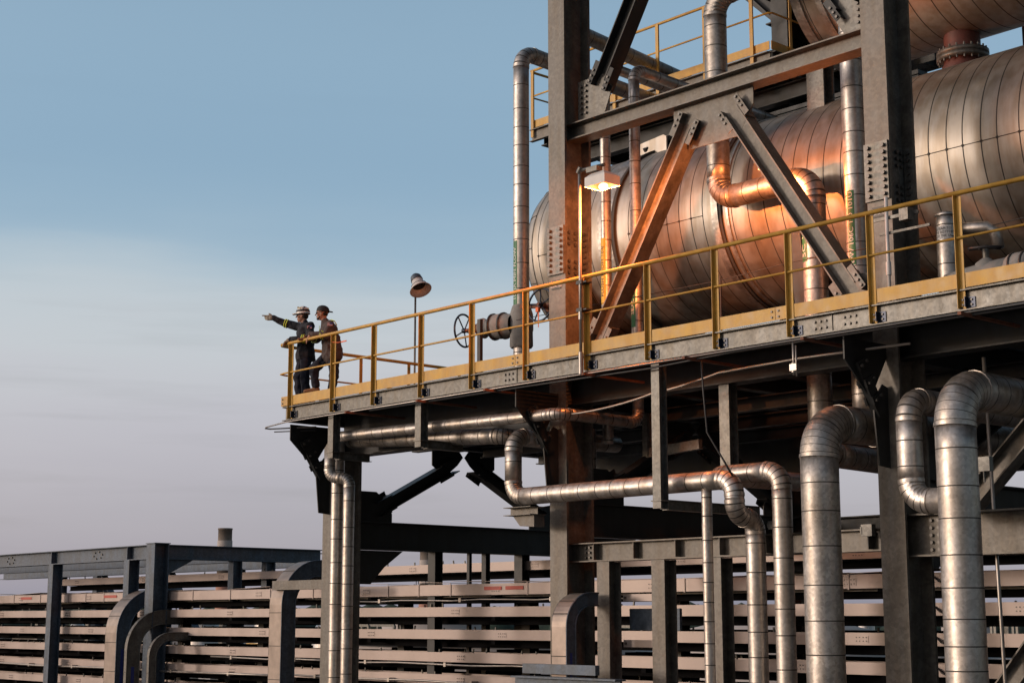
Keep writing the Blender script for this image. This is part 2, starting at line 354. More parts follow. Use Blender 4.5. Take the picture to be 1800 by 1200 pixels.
# beams -----------------------------------------------------------
def beam(a, b, w=.26, h=.3, m='steel', **k): return MB().ibeam(a, b, w, h, (0,0,1), .02, .014).build('beam', m, fr, **k)
hx = FW/2
gy = YC_
ub = beam((XB+.02, gy, 17.215), (XC-.02, gy, 17.215), .27, .26)
beam((XB, gy, 21.2), (XC, gy, 21.2), .27, .3)
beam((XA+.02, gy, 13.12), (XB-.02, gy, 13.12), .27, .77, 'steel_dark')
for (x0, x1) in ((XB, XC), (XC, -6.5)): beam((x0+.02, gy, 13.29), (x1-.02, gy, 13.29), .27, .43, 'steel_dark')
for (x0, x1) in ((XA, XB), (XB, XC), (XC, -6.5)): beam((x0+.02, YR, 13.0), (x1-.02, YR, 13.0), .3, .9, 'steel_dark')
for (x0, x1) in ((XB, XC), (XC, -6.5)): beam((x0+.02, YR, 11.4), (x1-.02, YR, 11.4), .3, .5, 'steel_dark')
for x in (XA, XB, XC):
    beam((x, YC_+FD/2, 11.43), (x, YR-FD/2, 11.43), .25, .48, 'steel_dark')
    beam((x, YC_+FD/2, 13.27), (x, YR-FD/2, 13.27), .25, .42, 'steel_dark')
for i in range(1, 14):
    x = XA+i*1.14
    if abs(x-XB) < .3 or abs(x-XC) < .3: continue
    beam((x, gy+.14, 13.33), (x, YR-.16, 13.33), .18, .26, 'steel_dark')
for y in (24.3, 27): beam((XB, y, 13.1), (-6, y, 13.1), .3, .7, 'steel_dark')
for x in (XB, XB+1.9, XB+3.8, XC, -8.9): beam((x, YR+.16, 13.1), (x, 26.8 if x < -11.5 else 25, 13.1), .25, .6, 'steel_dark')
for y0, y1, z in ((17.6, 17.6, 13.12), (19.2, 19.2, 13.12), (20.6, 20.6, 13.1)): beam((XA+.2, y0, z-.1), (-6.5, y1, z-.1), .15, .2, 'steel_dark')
# lower ledger with posts between the middle and right columns
lb = MB().ibeam((XB+.02, gy, 10.94), (XC-.02, gy, 10.94), .25, .27, (0,0,1), .018, .013)
x = XB+.55
while x < XC-.3: lb.box((x-.006, gy-.12, 10.83), (x+.006, gy+.12, 11.05)); x += .78
for xx, zz in ((XB+.30, 0), (XB+.38, 0)):
    for k in range(3): lb.boltp((xx, gy-.008, 10.87+k*.07), (0,-1,0), .02, .03, 1)
lb.build('beam', ['steel', 'bolt'], fr, label='pale ledger beam with web stiffeners between the columns')
for xx in (-15.98, -14.93, -13.93): MB().ibeam((xx, gy, 0), (xx, gy, 10.8), .24, .24, (0,1,0), .018, .013).build('post', 'steel', fr)
rb = MB().ibeam((XC+.02, gy, 10.97), (-6.5, gy, 10.97), .3, .5, (0,0,1), .022, .015)
for k in range(5):
    for xx in (XC+.36, XC+.46): rb.boltp((xx, gy-.008, 10.80+k*.085), (0,-1,0), .022, .03, 1)
rb.build('beam', ['steel', 'bolt'], fr); MB().ibeam((XC+.42, gy+.5, 0), (XC+.42, gy+.5, 10.7), .3, .3, (0,1,0), .02, .015).build('post', 'steel_dark', fr)
MB().ibeam((XC+2.3, gy+.2, 0), (XC+2.3, gy+.2, 10.7), .25, .25, (0,1,0), .02, .015).build('post', 'steel_dark', fr)
# braces -----------------------------------------------------------
def brace(a, b, m='steel', s_=.25, up=None, claws=True, plane='y'):
    a = V(a); b = V(b); t = (b-a).normalized()
    nrm = V((0,1,0)) if plane == 'y' else V((1,0,0)); u = nrm.cross(t).normalized()
    o = MB().ibeam(a, b, s_, s_, u, .018, .012).build('brace', m, fr)
    if claws:
        for p, d in ((a, t), (b, -t)):
            for sg in (-1, 1):
                q = MB(); c = p+u*sg*(s_/2+.014)
                q.bar(c-d*.14, c+d*.22, s_*.9, .014, u)
                k_ = nrm*(-1)*(s_*.45)
                q.bar(c+k_-d*.14+u*sg*.035, c+k_+d*.22+u*sg*.035, .012, .09, u)
                for j in range(3): q.boltp(c+k_-d*(.10-.085*j)+u*sg*.035, nrm*-1 if plane == 'y' else nrm, .02, .03, 1)
                q.build('connection_angle', [m, 'bolt'], o)
    return o
XM = (XB+XC)/2
b1 = brace((XM-.42, gy, 16.78), (XB+.66, gy, 14.02), 'steel'); b2 = brace((XM+.42, gy, 16.78), (XC-.62, gy, 14.05), 'steel')
b3 = brace((XB+.76, gy, 17.9), (XM-.4, gy, 20.6), 'steel_dark', claws=True); b4 = brace((XC-.55, gy, 17.78), (XM+.4, gy, 20.6), 'steel_dark')
brace((-10.45, gy+.35, 11.24), (-8.6, gy+.35, 13.0), 'steel', .24, claws=False); brace((-10.75, gy+.35, 8.3), (-8.75, gy+.35, 10.72), 'steel', .24, claws=False)
def gusset(pts, m='steel', bolts=(), n=(0,-1,0), th=.018):
    b = MB().plate(pts, th)
    for p in bolts: b.boltp(p, n, .022, .035, 1)
    return b.build('gusset_plate', [m, 'bolt'], fr)
gusset([(XM-.72, gy, 17.08), (XM+.72, gy, 17.08), (XM+.72, gy, 16.85), (XM+.45, gy, 16.45), (XM-.45, gy, 16.45), (XM-.72, gy, 16.85)])
gusset([(XB+.2, gy, 17.36), (XB+.74, gy, 17.36), (XB+.92, gy, 17.75), (XB+.74, gy, 18.0), (XB+.2, gy, 18.0)], 'steel_light', [(XB+.28+.1*i, gy-.01, 17.48+.085*k) for i in range(2) for k in range(6)])
gusset([(XC-.2, gy, 17.36), (XC-.6, gy, 17.36), (XC-.74, gy, 17.6), (XC-.6, gy, 18.2), (XC-.2, gy, 18.3)], 'steel_light', [(XC-.28-.1*i, gy-.01, 17.48+.085*k) for i in range(2) for k in range(6)])
gusset([(XB+.2, gy, 13.6), (XB+.45, gy, 13.6), (XB+.85, gy, 13.9), (XB+.6, gy, 14.25), (XB+.2, gy, 14.2)]); gusset([(XC-.2, gy, 13.6), (XC-.45, gy, 13.6), (XC-.85, gy, 13.9), (XC-.6, gy, 14.25), (XC-.2, gy, 14.2)])
# cross frames (chevrons in the depth direction) at each column line
for x in (XA, XB, XC):
    brace((x, 18.55, 12.72), (x, 17.05, 11.95), 'steel_dark', .22, plane='x'); brace((x, 19.25, 12.72), (x, 20.75, 11.95), 'steel_dark', .22, plane='x')
    gusset([(x, 18.15, 13.05), (x, 18.78, 13.05), (x, 18.88, 12.93), (x, 18.75, 12.78), (x, 18.45, 12.55), (x, 18.15, 12.75)], 'steel_dark', n=(1,0,0)); gusset([(x, 19.02, 13.05), (x, 19.65, 13.05), (x, 19.65, 12.75), (x, 19.35, 12.55), (x, 19.05, 12.78), (x, 18.92, 12.93)], 'steel_dark', n=(1,0,0))
    gusset([(x, 16.46, 11.68), (x, 17.25, 11.68), (x, 17.25, 11.83), (x, 17.05, 12.1), (x, 16.9, 12.2), (x, 16.46, 12.2)], 'steel_dark', n=(1,0,0)); gusset([(x, 21.32, 11.68), (x, 20.53, 11.68), (x, 20.53, 11.83), (x, 20.73, 12.1), (x, 21.32, 12.2)], 'steel_dark', n=(1,0,0))
    gusset([(x, 16.46, 11.18), (x, 17.5, 11.18), (x, 17.1, 10.9), (x, 16.8, 10.6), (x, 16.46, 10.6)], 'steel_dark', n=(1,0,0))
    if False: brace((x, 17.0, 8.6), (x, 18.7, 10.9), 'steel_dark', .2, plane='x', claws=False)
    # knee bracket carrying the overhanging walkway
    MB().plate([(x, 15.07, 13.24), (x, 15.07, 12.98), (x, 15.55, 12.55), (x, 15.75, 12.85), (x, 15.9, 13.07), (x, 15.9, 13.24)], .02).build('knee_bracket', 'steel_dark', fr)
    MB().plate([(x, 15.60, 12.52), (x, 15.68, 11.78), (x, 15.9, 11.76), (x, 15.9, 12.72), (x, 15.8, 12.75)], .02).build('knee_bracket', 'steel_dark', fr)
    q = MB().bar((x, 15.33, 12.98), (x, 15.74, 12.38), .09, .16, (0,1,.6))
    for dx, sx in ((.05, 1), (-.05, -1)):
        for k in range(3):
            c = V((x+dx, 15.36+.13*k, 12.95-.19*k)); q.bar(c+V((0,-.09,-.05)), c+V((0,.09,.05)), .015*2, .1, (0,.5,-.8), 0)
            for j in (-1, 1): q.boltp(c+V((.012*sx, .05*j, .035*j)), (sx,0,0), .02, .03, 1)
    q.build('knee_strut', ['steel_dark', 'bolt'], fr)
for yy, dz, w in ((18.25, 0, .2), (19.05, 0, .07), (19.45, 0, .12), (20.35, 0, .22)):
    MB().ibeam((XA, yy, 6), (XA, yy, 11.19), w, w*.9, (0,1,0), .014, .01).build('post', 'steel_dark', fr)

# ------------------------------------------------------------------ walkway
CH = 'steel'
wk = thing('walkway', (-15, 15, 13.3), 'long raised walkway with galvanised edge channel and yellow toe boards', 'walkway')
XL, XR = -22.55, -6.6
b = MB().channel((XL+.1, 15.02, 13.405), (XR, 15.02, 13.405), .09, .235, (0,0,1), .013)
for bx in (-16.62, -11.12):
    b.box((bx-.006, 14.995, 13.295), (bx+.006, 15.02, 13.515))
    for gx in (-.30, .12):
        b.box((bx+gx, 15.008, 13.32), (bx+gx+.26, 15.019, 13.49))
        for i in range(3):
            for k in range(2): b.boltp((bx+gx+.05+.08*i, 15.008, 13.37+.08*k), (0,-1,0), .018, .02, 1)
b.build('edge_channel', ['steel_light', 'bolt'], wk)
MB().channel((XL+.1, 21.9, 13.405), (XL+.1, 15.12, 13.405), .09, .235, (0,0,1), .013).build('end_channel', 'steel_dark', wk)
b = MB(); x = XL+.04
while x < XR: b.box((x, 15.034, 13.517), (x+.006, 21.9, 13.545)); x += .034
y = 15.1
while y < 21.9: b.box((XL+.03, y, 13.5455), (XR, y+.007, 13.549)); y += .1
b.build('deck_grating', 'grating', wk)
b = MB().box((XB+.1, 21.91, 13.42), (XR, 26.9, 13.445))
b.build('rear_deck_plate', 'steel_dark', wk)
b = MB(); x = XL+.05
while x < XR: b.box((x, 14.985, 13.515), (x+.014, 15.03, 13.543)); x += .034
b.build('grating_edge', 'grating', wk)
segx = [XL, -16.62, -11.93, XR]
for i in range(3):
    q = MB().box((segx[i]+.004, 14.972, 13.548), (segx[i+1]-.004, 14.981, 13.708))
    for e in (segx[i]+.05, segx[i+1]-.05):
        for z in (13.59, 13.66): q.boltp((e, 14.972, z), (0,-1,0), .014, .014, 1)
    q.build('toe_board', ['yellow', 'bolt'], wk)
MB().box((XL-.012, 15.0, 13.548), (XL-.003, 21.8, 13.708)).build('toe_board', 'yellow', wk)
# ------------------------------------------------------------------ guardrails
gr = thing('guardrail', (-15, 14.95, 13.54), 'long yellow pipe guardrail along the front edge of the raised walkway', 'guardrail')
PX = [-22.23, -21.01, -19.91, -18.72, -17.53, -16.36, -15.13, -14.0, -12.84, -11.68, -10.5, -9.35, -8.2, -7.1]
MB().tube([(-22.62, 15.3, 14.6), (-22.62, 15.08, 14.6), (-22.60, 15.0, 14.6), (-22.53, 14.95, 14.6), (-22.4, 14.945, 14.6), (XR, 14.945, 14.6)], .028, 12).build('top_rail', 'yellow', gr, fix=False)
MB().tube([(-22.62, 15.3, 14.1), (-22.62, 15.08, 14.1), (-22.58, 14.97, 14.1), (-22.45, 14.945, 14.1), (XR, 14.945, 14.1)], .015, 10).build('mid_rail', 'yellow', gr, fix=False)
for x in PX:
    b = MB().box((x-.034, 14.962, 13.31), (x+.034, 14.969, 14.575)).box((x-.034, 14.905, 13.31), (x-.027, 14.961, 14.575))
    b.build('post', 'yellow', gr)
    b = MB().box((x-.03, 14.955, 13.315), (x-.0, 15.003, 13.33)).box((x+.036, 14.93, 13.325), (x+.043, 15.004, 13.44)).box((x+.045, 14.995, 13.325), (x+.13, 15.004, 13.44))
    for z in (13.355, 13.41): b.boltp((x+.09, 14.995, z), (0,-1,0), .013, .014, 1); b.boltp((x, 14.962, z), (0,-1,0), .013, .014, 1)
    b.build('post_clip', ['wheelblue', 'bolt'], gr)
g2 = thing('guardrail', (-22.65, 18, 13.54), 'yellow guardrail across the left end of the walkway, running away behind the two men', 'guardrail')
MB().tube([(-22.62, 15.31, 14.6), (-22.62, 21.8, 14.6)], .028, 12).build('top_rail', 'yellow', g2, fix=False)
MB().tube([(-22.62, 15.31, 14.1), (-22.62, 21.8, 14.1)], .015, 10).build('mid_rail', 'yellow', g2, fix=False)
for y in (15.5, 16.67, 17.75, 18.95, 20.1, 21.3):
    MB().box((-22.60, y-.034, 13.4), (-22.593, y+.034, 14.575)).box((-22.66, y+.027, 13.4), (-22.601, y+.034, 14.575)).build('post', 'yellow', g2)
# upper platform behind the vessel
up = thing('upper_platform', (-19, 21, 19.4), 'upper access platform with yellow rails and toe boards above the vessel, beyond the frame', 'platform')
UX0, UX1, UY0, UY1, UZ = -22.0, -16.1, 20.3, 27.0, 19.42; UXR = -15.4
MB().box((UX0, UY0, UZ-.03), (UX1, UY1, UZ)).box((UX1, UY0+1.6, UZ-.03), (-15.6, UY1, UZ)).build('deck_grating', 'grating', up)
MB().channel((UX0, UY0-.02, UZ-.16), (UX1, UY0-.02, UZ-.16), .09, .24).build('edge_channel', 'steel', up)
MB().channel((UX1+.02, UY0-.02, UZ-.16), (UX1+.02, UY0+1.6, UZ-.16), .09, .24).build('edge_channel', 'steel_dark', up)
for i in range(7): MB().ibeam((UX0+.2+i*.95, UY0+.1, UZ-.2), (UX0+.2+i*.95, UY1, UZ-.2), .16, .3).build('joist', 'steel_dark', up)
for y in (21.1, 22.6, 24.3, 26.4): MB().ibeam((UX0+.1, y, UZ-.5), (-15.6, y, UZ-.5), .2, .3).build('joist', 'steel_dark', up)
MB().box((UX0, UY0-.05, UZ+.0), (UX1, UY0-.04, UZ+.15)).box((UX1+.03, UY0-.04, UZ), (UX1+.04, UY0+1.6, UZ+.15)).box((UX0-.02, UY0-.04, UZ), (UX0-.01, UY1, UZ+.15)).build('toe_board', 'yellow', up)
RZ = 20.58
MB().tube([(UX0-.02, UY1, RZ), (UX0-.02, UY0, RZ), (UX0, UY0-.06, RZ), (UX1, UY0-.06, RZ), (UX1+.05, UY0, RZ), (UX1+.05, UY0+1.6, RZ)], .026, 10).build('top_rail', 'yellow', up, fix=False)
MB().tube([(UX0-.02, UY1, RZ-.52), (UX0-.02, UY0, RZ-.52), (UX0, UY0-.06, RZ-.52), (UX1, UY0-.06, RZ-.52), (UX1+.05, UY0, RZ-.52), (UX1+.05, UY0+1.6, RZ-.52)], .017, 10).build('mid_rail', 'yellow', up, fix=False)
for x in (-21.94, -20.8, -19.71, -18.62, -17.5, -16.45): MB().box((x-.035, UY0-.09, UZ-.2), (x+.035, UY0-.075, RZ)).box((x+.02, UY0-.074, UZ-.2), (x+.03, UY0-.055, RZ)).build('post', 'yellow', up)
for y in (20.75, 21.7): MB().box((UX1+.06, y-.035, UZ-.2), (UX1+.075, y+.035, RZ+1)).build('post', 'yellow', up)
MB().ibeam((-16.2, 22.8, 19.6), (-19.5, 22.8, 22.8), .3, .3, (0,1,0)).build('roof_brace', 'steel_dark', up)
MB().ibeam((-18.6, 21.9, 22.6), (-15.9, 21.9, 19.7), .3, .6, (1,0,1)).build('roof_brace', 'steel_dark', up)
MB().ibeam((-17.2, 21.7, 20.75), (-14.0, 21.7, 20.75), .3, .5).ibeam((-15.4, 22.3, 19.4), (-15.4, 22.3, 23), .5, .5, (0,1,0)).ibeam((-14.7, 22.9, 19.4), (-14.7, 22.9, 23), .4, .4, (0,1,0)).box((-15.9, 23.2, 19.5), (-14.3, 23.4, 23)).build('machinery_frame', 'steel_dark', up)
MB().tube([(-14.75, 20.6, 18.6), (-14.75, 20.6, 20.2), (-14.8, 20.6, 20.6)], .05, 10).tube([(-14.5, 20.7, 18.6), (-14.55, 20.7, 21.5)], .04, 10).build('small_lines', 'conduit', up, fix=False)
MB().box((-16.6, 20.5, 18.35), (-13.4, 22.6, 18.42)).ibeam((-16.6, 20.6, 18.2), (-13.4, 20.6, 18.2), .2, .26).ibeam((-16.6, 21.6, 18.2), (-13.4, 21.6, 18.2), .2, .26).build('lower_platform', 'steel_dark', up)

# ------------------------------------------------------------------ vessels
def vessel(name, loc, yc, zc, r, x0, x1, hd, label, step=.275, seedv=3, mshell='vessel'):
    t = thing(name, loc, label, 'storage vessel', 'horizontal clad vessels')
    rnd = random.Random(seedv); seams = []; x = x0+.15
    while x < x1: seams.append(x-x0); x += step*rnd.uniform(.8, 1.15)
    MB().tube([(x0, yc, zc), (x1, yc, zc)], r, 96, seams=seams, caps=False, sw=.018).build('shell', [mshell, 'seam'], t, fix=False)
    # dished head made of petal segments
    n = 9; prof = [(x0-math.sin(PI/2*k/n)*hd, r*math.cos(PI/2*k/n)**.75 if k < n else 0) for k in range(n+1)]
    b = MB(); seg = 96
    for k in range(n):
        (xa, ra), (xb, rb_) = prof[k], prof[k+1]
        vs = [(xa, yc+ra*math.cos(2*PI*i/seg), zc+ra*math.sin(2*PI*i/seg)) for i in range(seg)]+[(xb, yc+rb_*math.cos(2*PI*i/seg), zc+rb_*math.sin(2*PI*i/seg)) for i in range(seg)]
        b.add(vs, [(i, (i+1) % seg, (i+1) % seg+seg, i+seg) for i in range(seg)], 0, True)
    for k in (0, 2, 4): b.lathe((prof[k][0], yc, zc), (1,0,0), [(-.008, prof[k][1]+.004), (.008, prof[k][1]+.006)], seg, 1)
    for i in range(0, 16):
        a = 2*PI*i/16; q = [V((xx-.002, yc+(rr+.004)*math.cos(a), zc+(rr+.004)*math.sin(a))) for xx, rr in prof[:6]]
        b.tube(q, .006, 5, 1)
    b.build('head', [mshell, 'seam'], t)
    # longitudinal laps with clasps
    xs = [0]+seams+[x1-x0]; b = MB(); lastx = None
    for j in range(len(xs)-1):
        X_ = x0+xs[j]
        if not (x0 < X_ < x0+.75 or -16.7 < X_ < -15.3 or -12.3 < X_ < -9.6): continue
        if lastx is not None and X_-lastx > 1 and b.v: b.build('lap_joint', 'seam', t); b = MB()
        lastx = X_; a = R(186 if X_ < -13 else 183)
        p = V((X_+.0, yc+(r+.003)*math.cos(a), zc+(r+.003)*math.sin(a))); q = V((x0+xs[j+1], p.y, p.z))
        b.tube([p, q], .005, 5); b.box(p+V((-.015,-.006,-.015)), p+V((.015,.005,.015)))
    if b.v: b.build('lap_joint', 'seam', t)
    return t
def ring(t, yc, zc, xa, xb, r, name='band', m='clad_b', proud=.03):
    return MB().lathe((xa, yc, zc), (1,0,0), [(0, r-.02), (0, r+proud), (xb-xa, r+proud), (xb-xa, r-.02)], 96, 0, smooth=False).build(name, m, t)
VY, VZ, VR = 18.9, 16.04, 1.5
v1 = vessel('horizontal_vessel', (-14, VY, DZ), VY, VZ, VR, -18.9, -5.5, .62, 'long horizontal vessel in banded metal cladding behind the guardrail, glowing orange under the lamp', seedv=4)
ring(v1, VY, VZ, -17.35, -17.05, VR); ring(v1, VY, VZ, -17.02, -16.97, VR, 'band', 'seam', .045)
ring(v1, VY, VZ, -14.98, -14.86, VR, 'band', 'clad_b', .04); ring(v1, VY, VZ, -14.84, -14.80, VR, 'band', 'seam', .03); ring(v1, VY, VZ, -14.72, -14.68, VR, 'band', 'clad', .02)
for x in (-17.9, -13.6, -8.6):
    pts = [(x, VY-1.15, DZ+.01), (x, VY+1.15, DZ+.01)]+[(x, VY+math.cos(a)*(VR+.02), VZ+math.sin(a)*(VR+.02)) for a in [R(-25-13*k) for k in range(11)]]
    MB().plate(pts, .22).build('saddle', 'steel_dark', v1)
def lug(x, y=VY-.55, w=.78):
    z = VZ+math.sqrt(VR**2-(y-VY)**2)
    b = MB(); b.plate([(x, y, z-.12), (x+w, y, z-.12), (x+w, y, z+.22), (x+w-.06, y, z+.26), (x+.06, y, z+.20), (x, y, z+.14)], .03); b.cyl((x+w*.42, y-.018, z+.13), (x+w*.42, y+.018, z+.09), .055, 14, 1)
    b.build('lifting_lug', ['vessel', 'black'], v1)
lug(-17.5); 
MB().ibeam((-13.55, VY-.7, 17.25), (-13.55, VY-.7, 18.05), .3, .26, (0,1,0)).box((-13.78, VY-.95, 18.05), (-13.32, VY-.45, 18.07)).build('support_stub', 'steel_light', v1)
V2Z = 19.46
v2 = vessel('horizontal_vessel', (-10, VY, 18), VY, V2Z, 1.42, -13.55, -5.5, .25, 'dark underside of a second banded vessel stacked above the first, at the top right', seedv=8)
ring(v2, VY, V2Z, -13.6, -13.45, 1.42); ring(v2, VY, V2Z, -13.2, -13.1, 1.42)
b = MB().lathe((-11.62, VY, 17.50), (0,0,1), [(0, .3), (.05, .31), (.15, .26), (.18, .26)], 28).lathe((-11.62, VY, 17.50), (0,0,1), [(.18, .25), (.18, .36), (.235, .36), (.235, .34), (.25, .34), (.25, .36), (.305, .36), (.305, .25)], 28, 1).lathe((-11.62, VY, 17.50), (0,0,1), [(.3, .25), (.75, .25)], 28)
for i in range(20):
    a = 2*PI*i/20; b.cyl((-11.62+.325*math.cos(a), VY+.325*math.sin(a), 17.64), (-11.62+.325*math.cos(a), VY+.325*math.sin(a), 17.85), .014, 6, 1)
b.build('red_nozzle', ['redsteel', 'steel_light'], v2)
# red painted steel seen in the gap between the vessels
for i, (x, y) in enumerate(((-11.75, 20.9), (-9.1, 20.9), (-8.2, 20.9))):
    tag(MB().ibeam((x, y, DZ+.01), (x, y, 21), .1, .1, (0,1,0), .012, .01).build('red_post', 'redsteel', origin=(x, y, DZ)), ['thin red post seen in the gap left of the red nozzle', 'thin red post in the sky gap to the right of the red nozzle', 'thin red post at the right edge of the photo between the vessels'][i], 'post', 'thin red posts behind the vessels')
tag(MB().bar((-10.2, 20.7, 18.4), (-7.0, 20.7, 18.35), .12, .10).bar((-10.1, 20.7, 18.9), (-9.0, 20.7, 18.0), .06, .1).build('red_walkway_beam', 'redsteel', origin=(-9, 20.7, 18)), 'red painted beam and strut behind the nozzle between the two vessels', 'beam')

# ------------------------------------------------------------------ clad pipes above the deck
LA = math.atan2(-15.5, 17)           # general direction from the pipes to the viewer
p1 = pipe('insulated_pipe', [(-18.72, 22.5, 19.05), (-18.72, 17, 19.30), (-18.72, 17, 13.2)], .132, .26, 'tall vertical clad pipe left of the left upper column, with green label and bent top', origin=(-18.72, 17, DZ))
wrap_label(p1, -18.72, 17, 14.98, 16.05, .132, R(-92), .085, '101JA MIN FLOW', 'green', 'letters', .085)
p2 = pipe('insulated_pipe', [(-16.78, 19.6, 18.45), (-16.78, 17, 18.55), (-16.78, 17, 12.6)], .082, .18, 'slim vertical clad pipe just right of the left upper column, with a yellow flush label', origin=(-16.78, 17, DZ))
wrap_label(p2, -16.78, 17, 14.72, 15.75, .082, R(-90), .095, 'FLUSH FROM 104J', 'yel', 'blackletters', .075)
p3 = pipe('insulated_pipe', [(-16.15, 21.0, 18.2), (-16.15, 17, 18.32), (-16.15, 17, 12.85), (-16.15, 15.4, 12.86), (-21.58, 15.4, 12.98)], .085, .17, 'slim clad pipe with a seal flush label, bending under the deck and running left', origin=(-16.15, 17, 12.8))
wrap_label(p3, -16.15, 17, 14.28, 15.25, .085, R(-92), .09, 'SEAL FLUSH', 'green', 'letters', .085)
p4 = pipe('insulated_pipe', [(-12.6, 17, 18.98), (-14.5, 17, 18.98), (-14.5, 17, 15.92), (-12.84, 17, 15.92), (-12.84, 17, 12.15), (-12.84, 19.5, 12.1)], .165, .29, 'thick clad pipe making a step to the right in front of the orange lit vessel', origin=(-12.84, 17, DZ), m='clad_b')
wrap_label(p4, -12.84, 17, 14.72, 15.42, .165, R(-112), .115, 'SC 105C', 'green', 'letters', .12)
p5 = pipe('insulated_pipe', [(-12.14, 17, 19.4), (-12.14, 17, 12.35), (-12.14, 19, 12.3)], .152, .22, 'thick vertical clad pipe beside the right upper column, with a long green label', origin=(-12.14, 17, DZ))
wrap_label(p5, -12.14, 17, 14.55, 15.55, .152, R(-86), .1, 'DW 106C TO 101U', 'green', 'letters', .1)
tag(MB().tube([(-18.75, 22.6, 19.62), (-18.75, 18.2, 20.0)], .14, 16, seams=[.5*i for i in range(1, 9)], seam_m=1).cyl((-18.75, 18.2, 20.0), (-18.75, 18.1, 20.01), .13, 16, 1).build('insulated_pipe', ['clad_b', 'seam'], origin=(-18.75, 20, 19.5), fix=False), 'capped clad pipe crossing behind the upper left brace above the platform rail', 'pipe', 'insulated metal pipes of the plant')
tag(MB().tube([(-16.9, 23.0, 17), (-16.9, 23.0, 21.2)], .15, 16, seams=[.35*i for i in range(1, 11)]).build('insulated_pipe', ['clad', 'seam'], origin=(-16.9, 23, 17), fix=False), 'short length of clad pipe standing behind the upper toe board', 'pipe', 'insulated metal pipes of the plant')
# ------------------------------------------------------------------ clad pipes below the deck
pb = pipe('insulated_pipe', [(-17.19, 17.6, 12.66), (-17.19, 15.45, 12.62), (-17.19, 15.45, 11.74), (-13.04, 15.45, 11.74), (-13.04, 15.45, 11.28), (-13.04, 15.84, 11.24), (-13.04, 15.84, 0)], .125, [.2, .21, .2, .2, .17, .17], 'silver pipe looping out below the deck, running right across the left column then dropping', origin=(-13.04, 15.84, 0), gap=.36)
pbb = pipe('insulated_pipe', [(-21.6, 15.74, 12.95), (-17.75, 15.74, 12.70), (-17.75, 17.5, 12.68)], .12, .16, 'horizontal clad pipe half hidden behind the slim pipe under the left part of the walkway', origin=(-19, 15.74, 12.8), m='clad_b')
pcx = pipe('insulated_pipe', [(-13.7, 17.6, 11.86), (-13.7, 15.84, 11.84), (-12.6, 15.84, 11.84), (-12.6, 15.84, 0)], .125, [.2, .22], 'silver pipe with a single rounded bend dropping just left of the thickest central pipe', origin=(-12.6, 15.84, 0))
pd_ = pipe('insulated_pipe', [(-13.5, 15.45, 11.66), (-13.5, 15.45, 0)], .068, .1, 'thinnest silver vertical pipe, in front of the pale ledger beam', origin=(-13.5, 15.45, 0), gap=.27)
pe = pipe('insulated_pipe', [(-11.52, 19.5, 12.36), (-11.52, 15.2, 12.30), (-11.52, 15.2, 0)], .225, .42, 'very thick silver pipe with ribbed elbow left of the right column', origin=(-11.52, 15.2, 0), m='clad_b', gap=.36, gores=11)
pf = pipe('insulated_pipe', [(-10.4, 18.5, 12.47), (-10.4, 15.4, 12.47), (-10.4, 15.4, 11.30), (-9.62, 15.4, 11.30)], .145, [.24, .24], 'silver S shaped pipe with smooth upper elbow between the right column and the thickest pipe', origin=(-10.4, 15.4, 11.1), gap=.38)
pg = pipe('insulated_pipe', [(-9.62, 19.5, 12.5), (-9.62, 15.12, 12.50), (-9.62, 15.12, 0)], .222, .42, 'thickest silver pipe at the right side of the photo, bending under the deck', origin=(-9.62, 15.12, 0), gap=.33, gores=9)
pv = pipe('insulated_pipe', [(-21.6, 15.5, 12.98), (-21.6, 15.5, 0)], .105, .1, 'left of the two slim vertical pipes running down the left end column', origin=(-21.6, 15.5, 0), gap=.36)
pw = pipe('insulated_pipe', [(-21.47, 15.24, 12.66), (-21.47, 15.24, 12.30), (-21.17, 15.42, 12.26), (-21.17, 15.42, 0)], .092, [.13, .13], 'right of the two slim vertical pipes at the left end column, with small U bend', origin=(-21.22, 15.42, 0), gap=.36)
pz = pipe('insulated_pipe', [(-17.15, 17.0, 12.85), (-17.15, 17.0, 11.75)], .08, .1, 'short slim vertical pipe right behind the left column under the deck', origin=(-17.15, 17, 11.75), gap=.3)
tag(MB().tube([(-10.6, 24.5, 11.9), (-5.5, 24.5, 11.9)], .2, 16, seams=[.4*i for i in range(1, 12)]).build('insulated_pipe', ['clad_b', 'seam'], origin=(-8, 24.5, 11.9), fix=False), 'dim horizontal pipe behind the diagonal brace at the right edge', 'pipe', 'insulated metal pipes of the plant')
# ------------------------------------------------------------------ hangers under the deck
HG = 'steel hangers under the walkway'
def hanger(x, y, z0, z1, cross, label, w=.14):
    t = thing('pipe_hanger', (x, y, z1), label, 'pipe hanger', HG)
    MB().ibeam((x, y, z0), (x, y, z1), w, w*1.05, (0,1,0), .012, .01).build('post', 'steel_light', t)
    if cross: MB().ibeam((x, cross[0], z0+.05), (x, cross[1], z0+.05), .12, .13, (0,0,1), .01, .008).box((x-.09, y-.09, z0+.09), (x+.09, y+.09, z0+.105)).build('crossbar', 'steel_light', t)
    return t
hanger(-21.2, 15.12, 12.58, 13.27, (15.21, 15.85), 'pale steel hanger nearest the left end of the walkway, its crossbar under the horizontal pipe')
hanger(-18.92, 15.12, 12.58, 13.27, (15.21, 15.95), 'second pale hanger from the left end, holding the slim horizontal pipe')
hanger(-13.99, 15.12, 11.40, 13.27, (15.21, 17.1), 'long pale hanger hanging down in front of the looping silver pipe')
hanger(-13.72, 16.175, 11.9, 13.07, None, 'tan coloured hanger behind the long one, with a black cable beside it', .17)
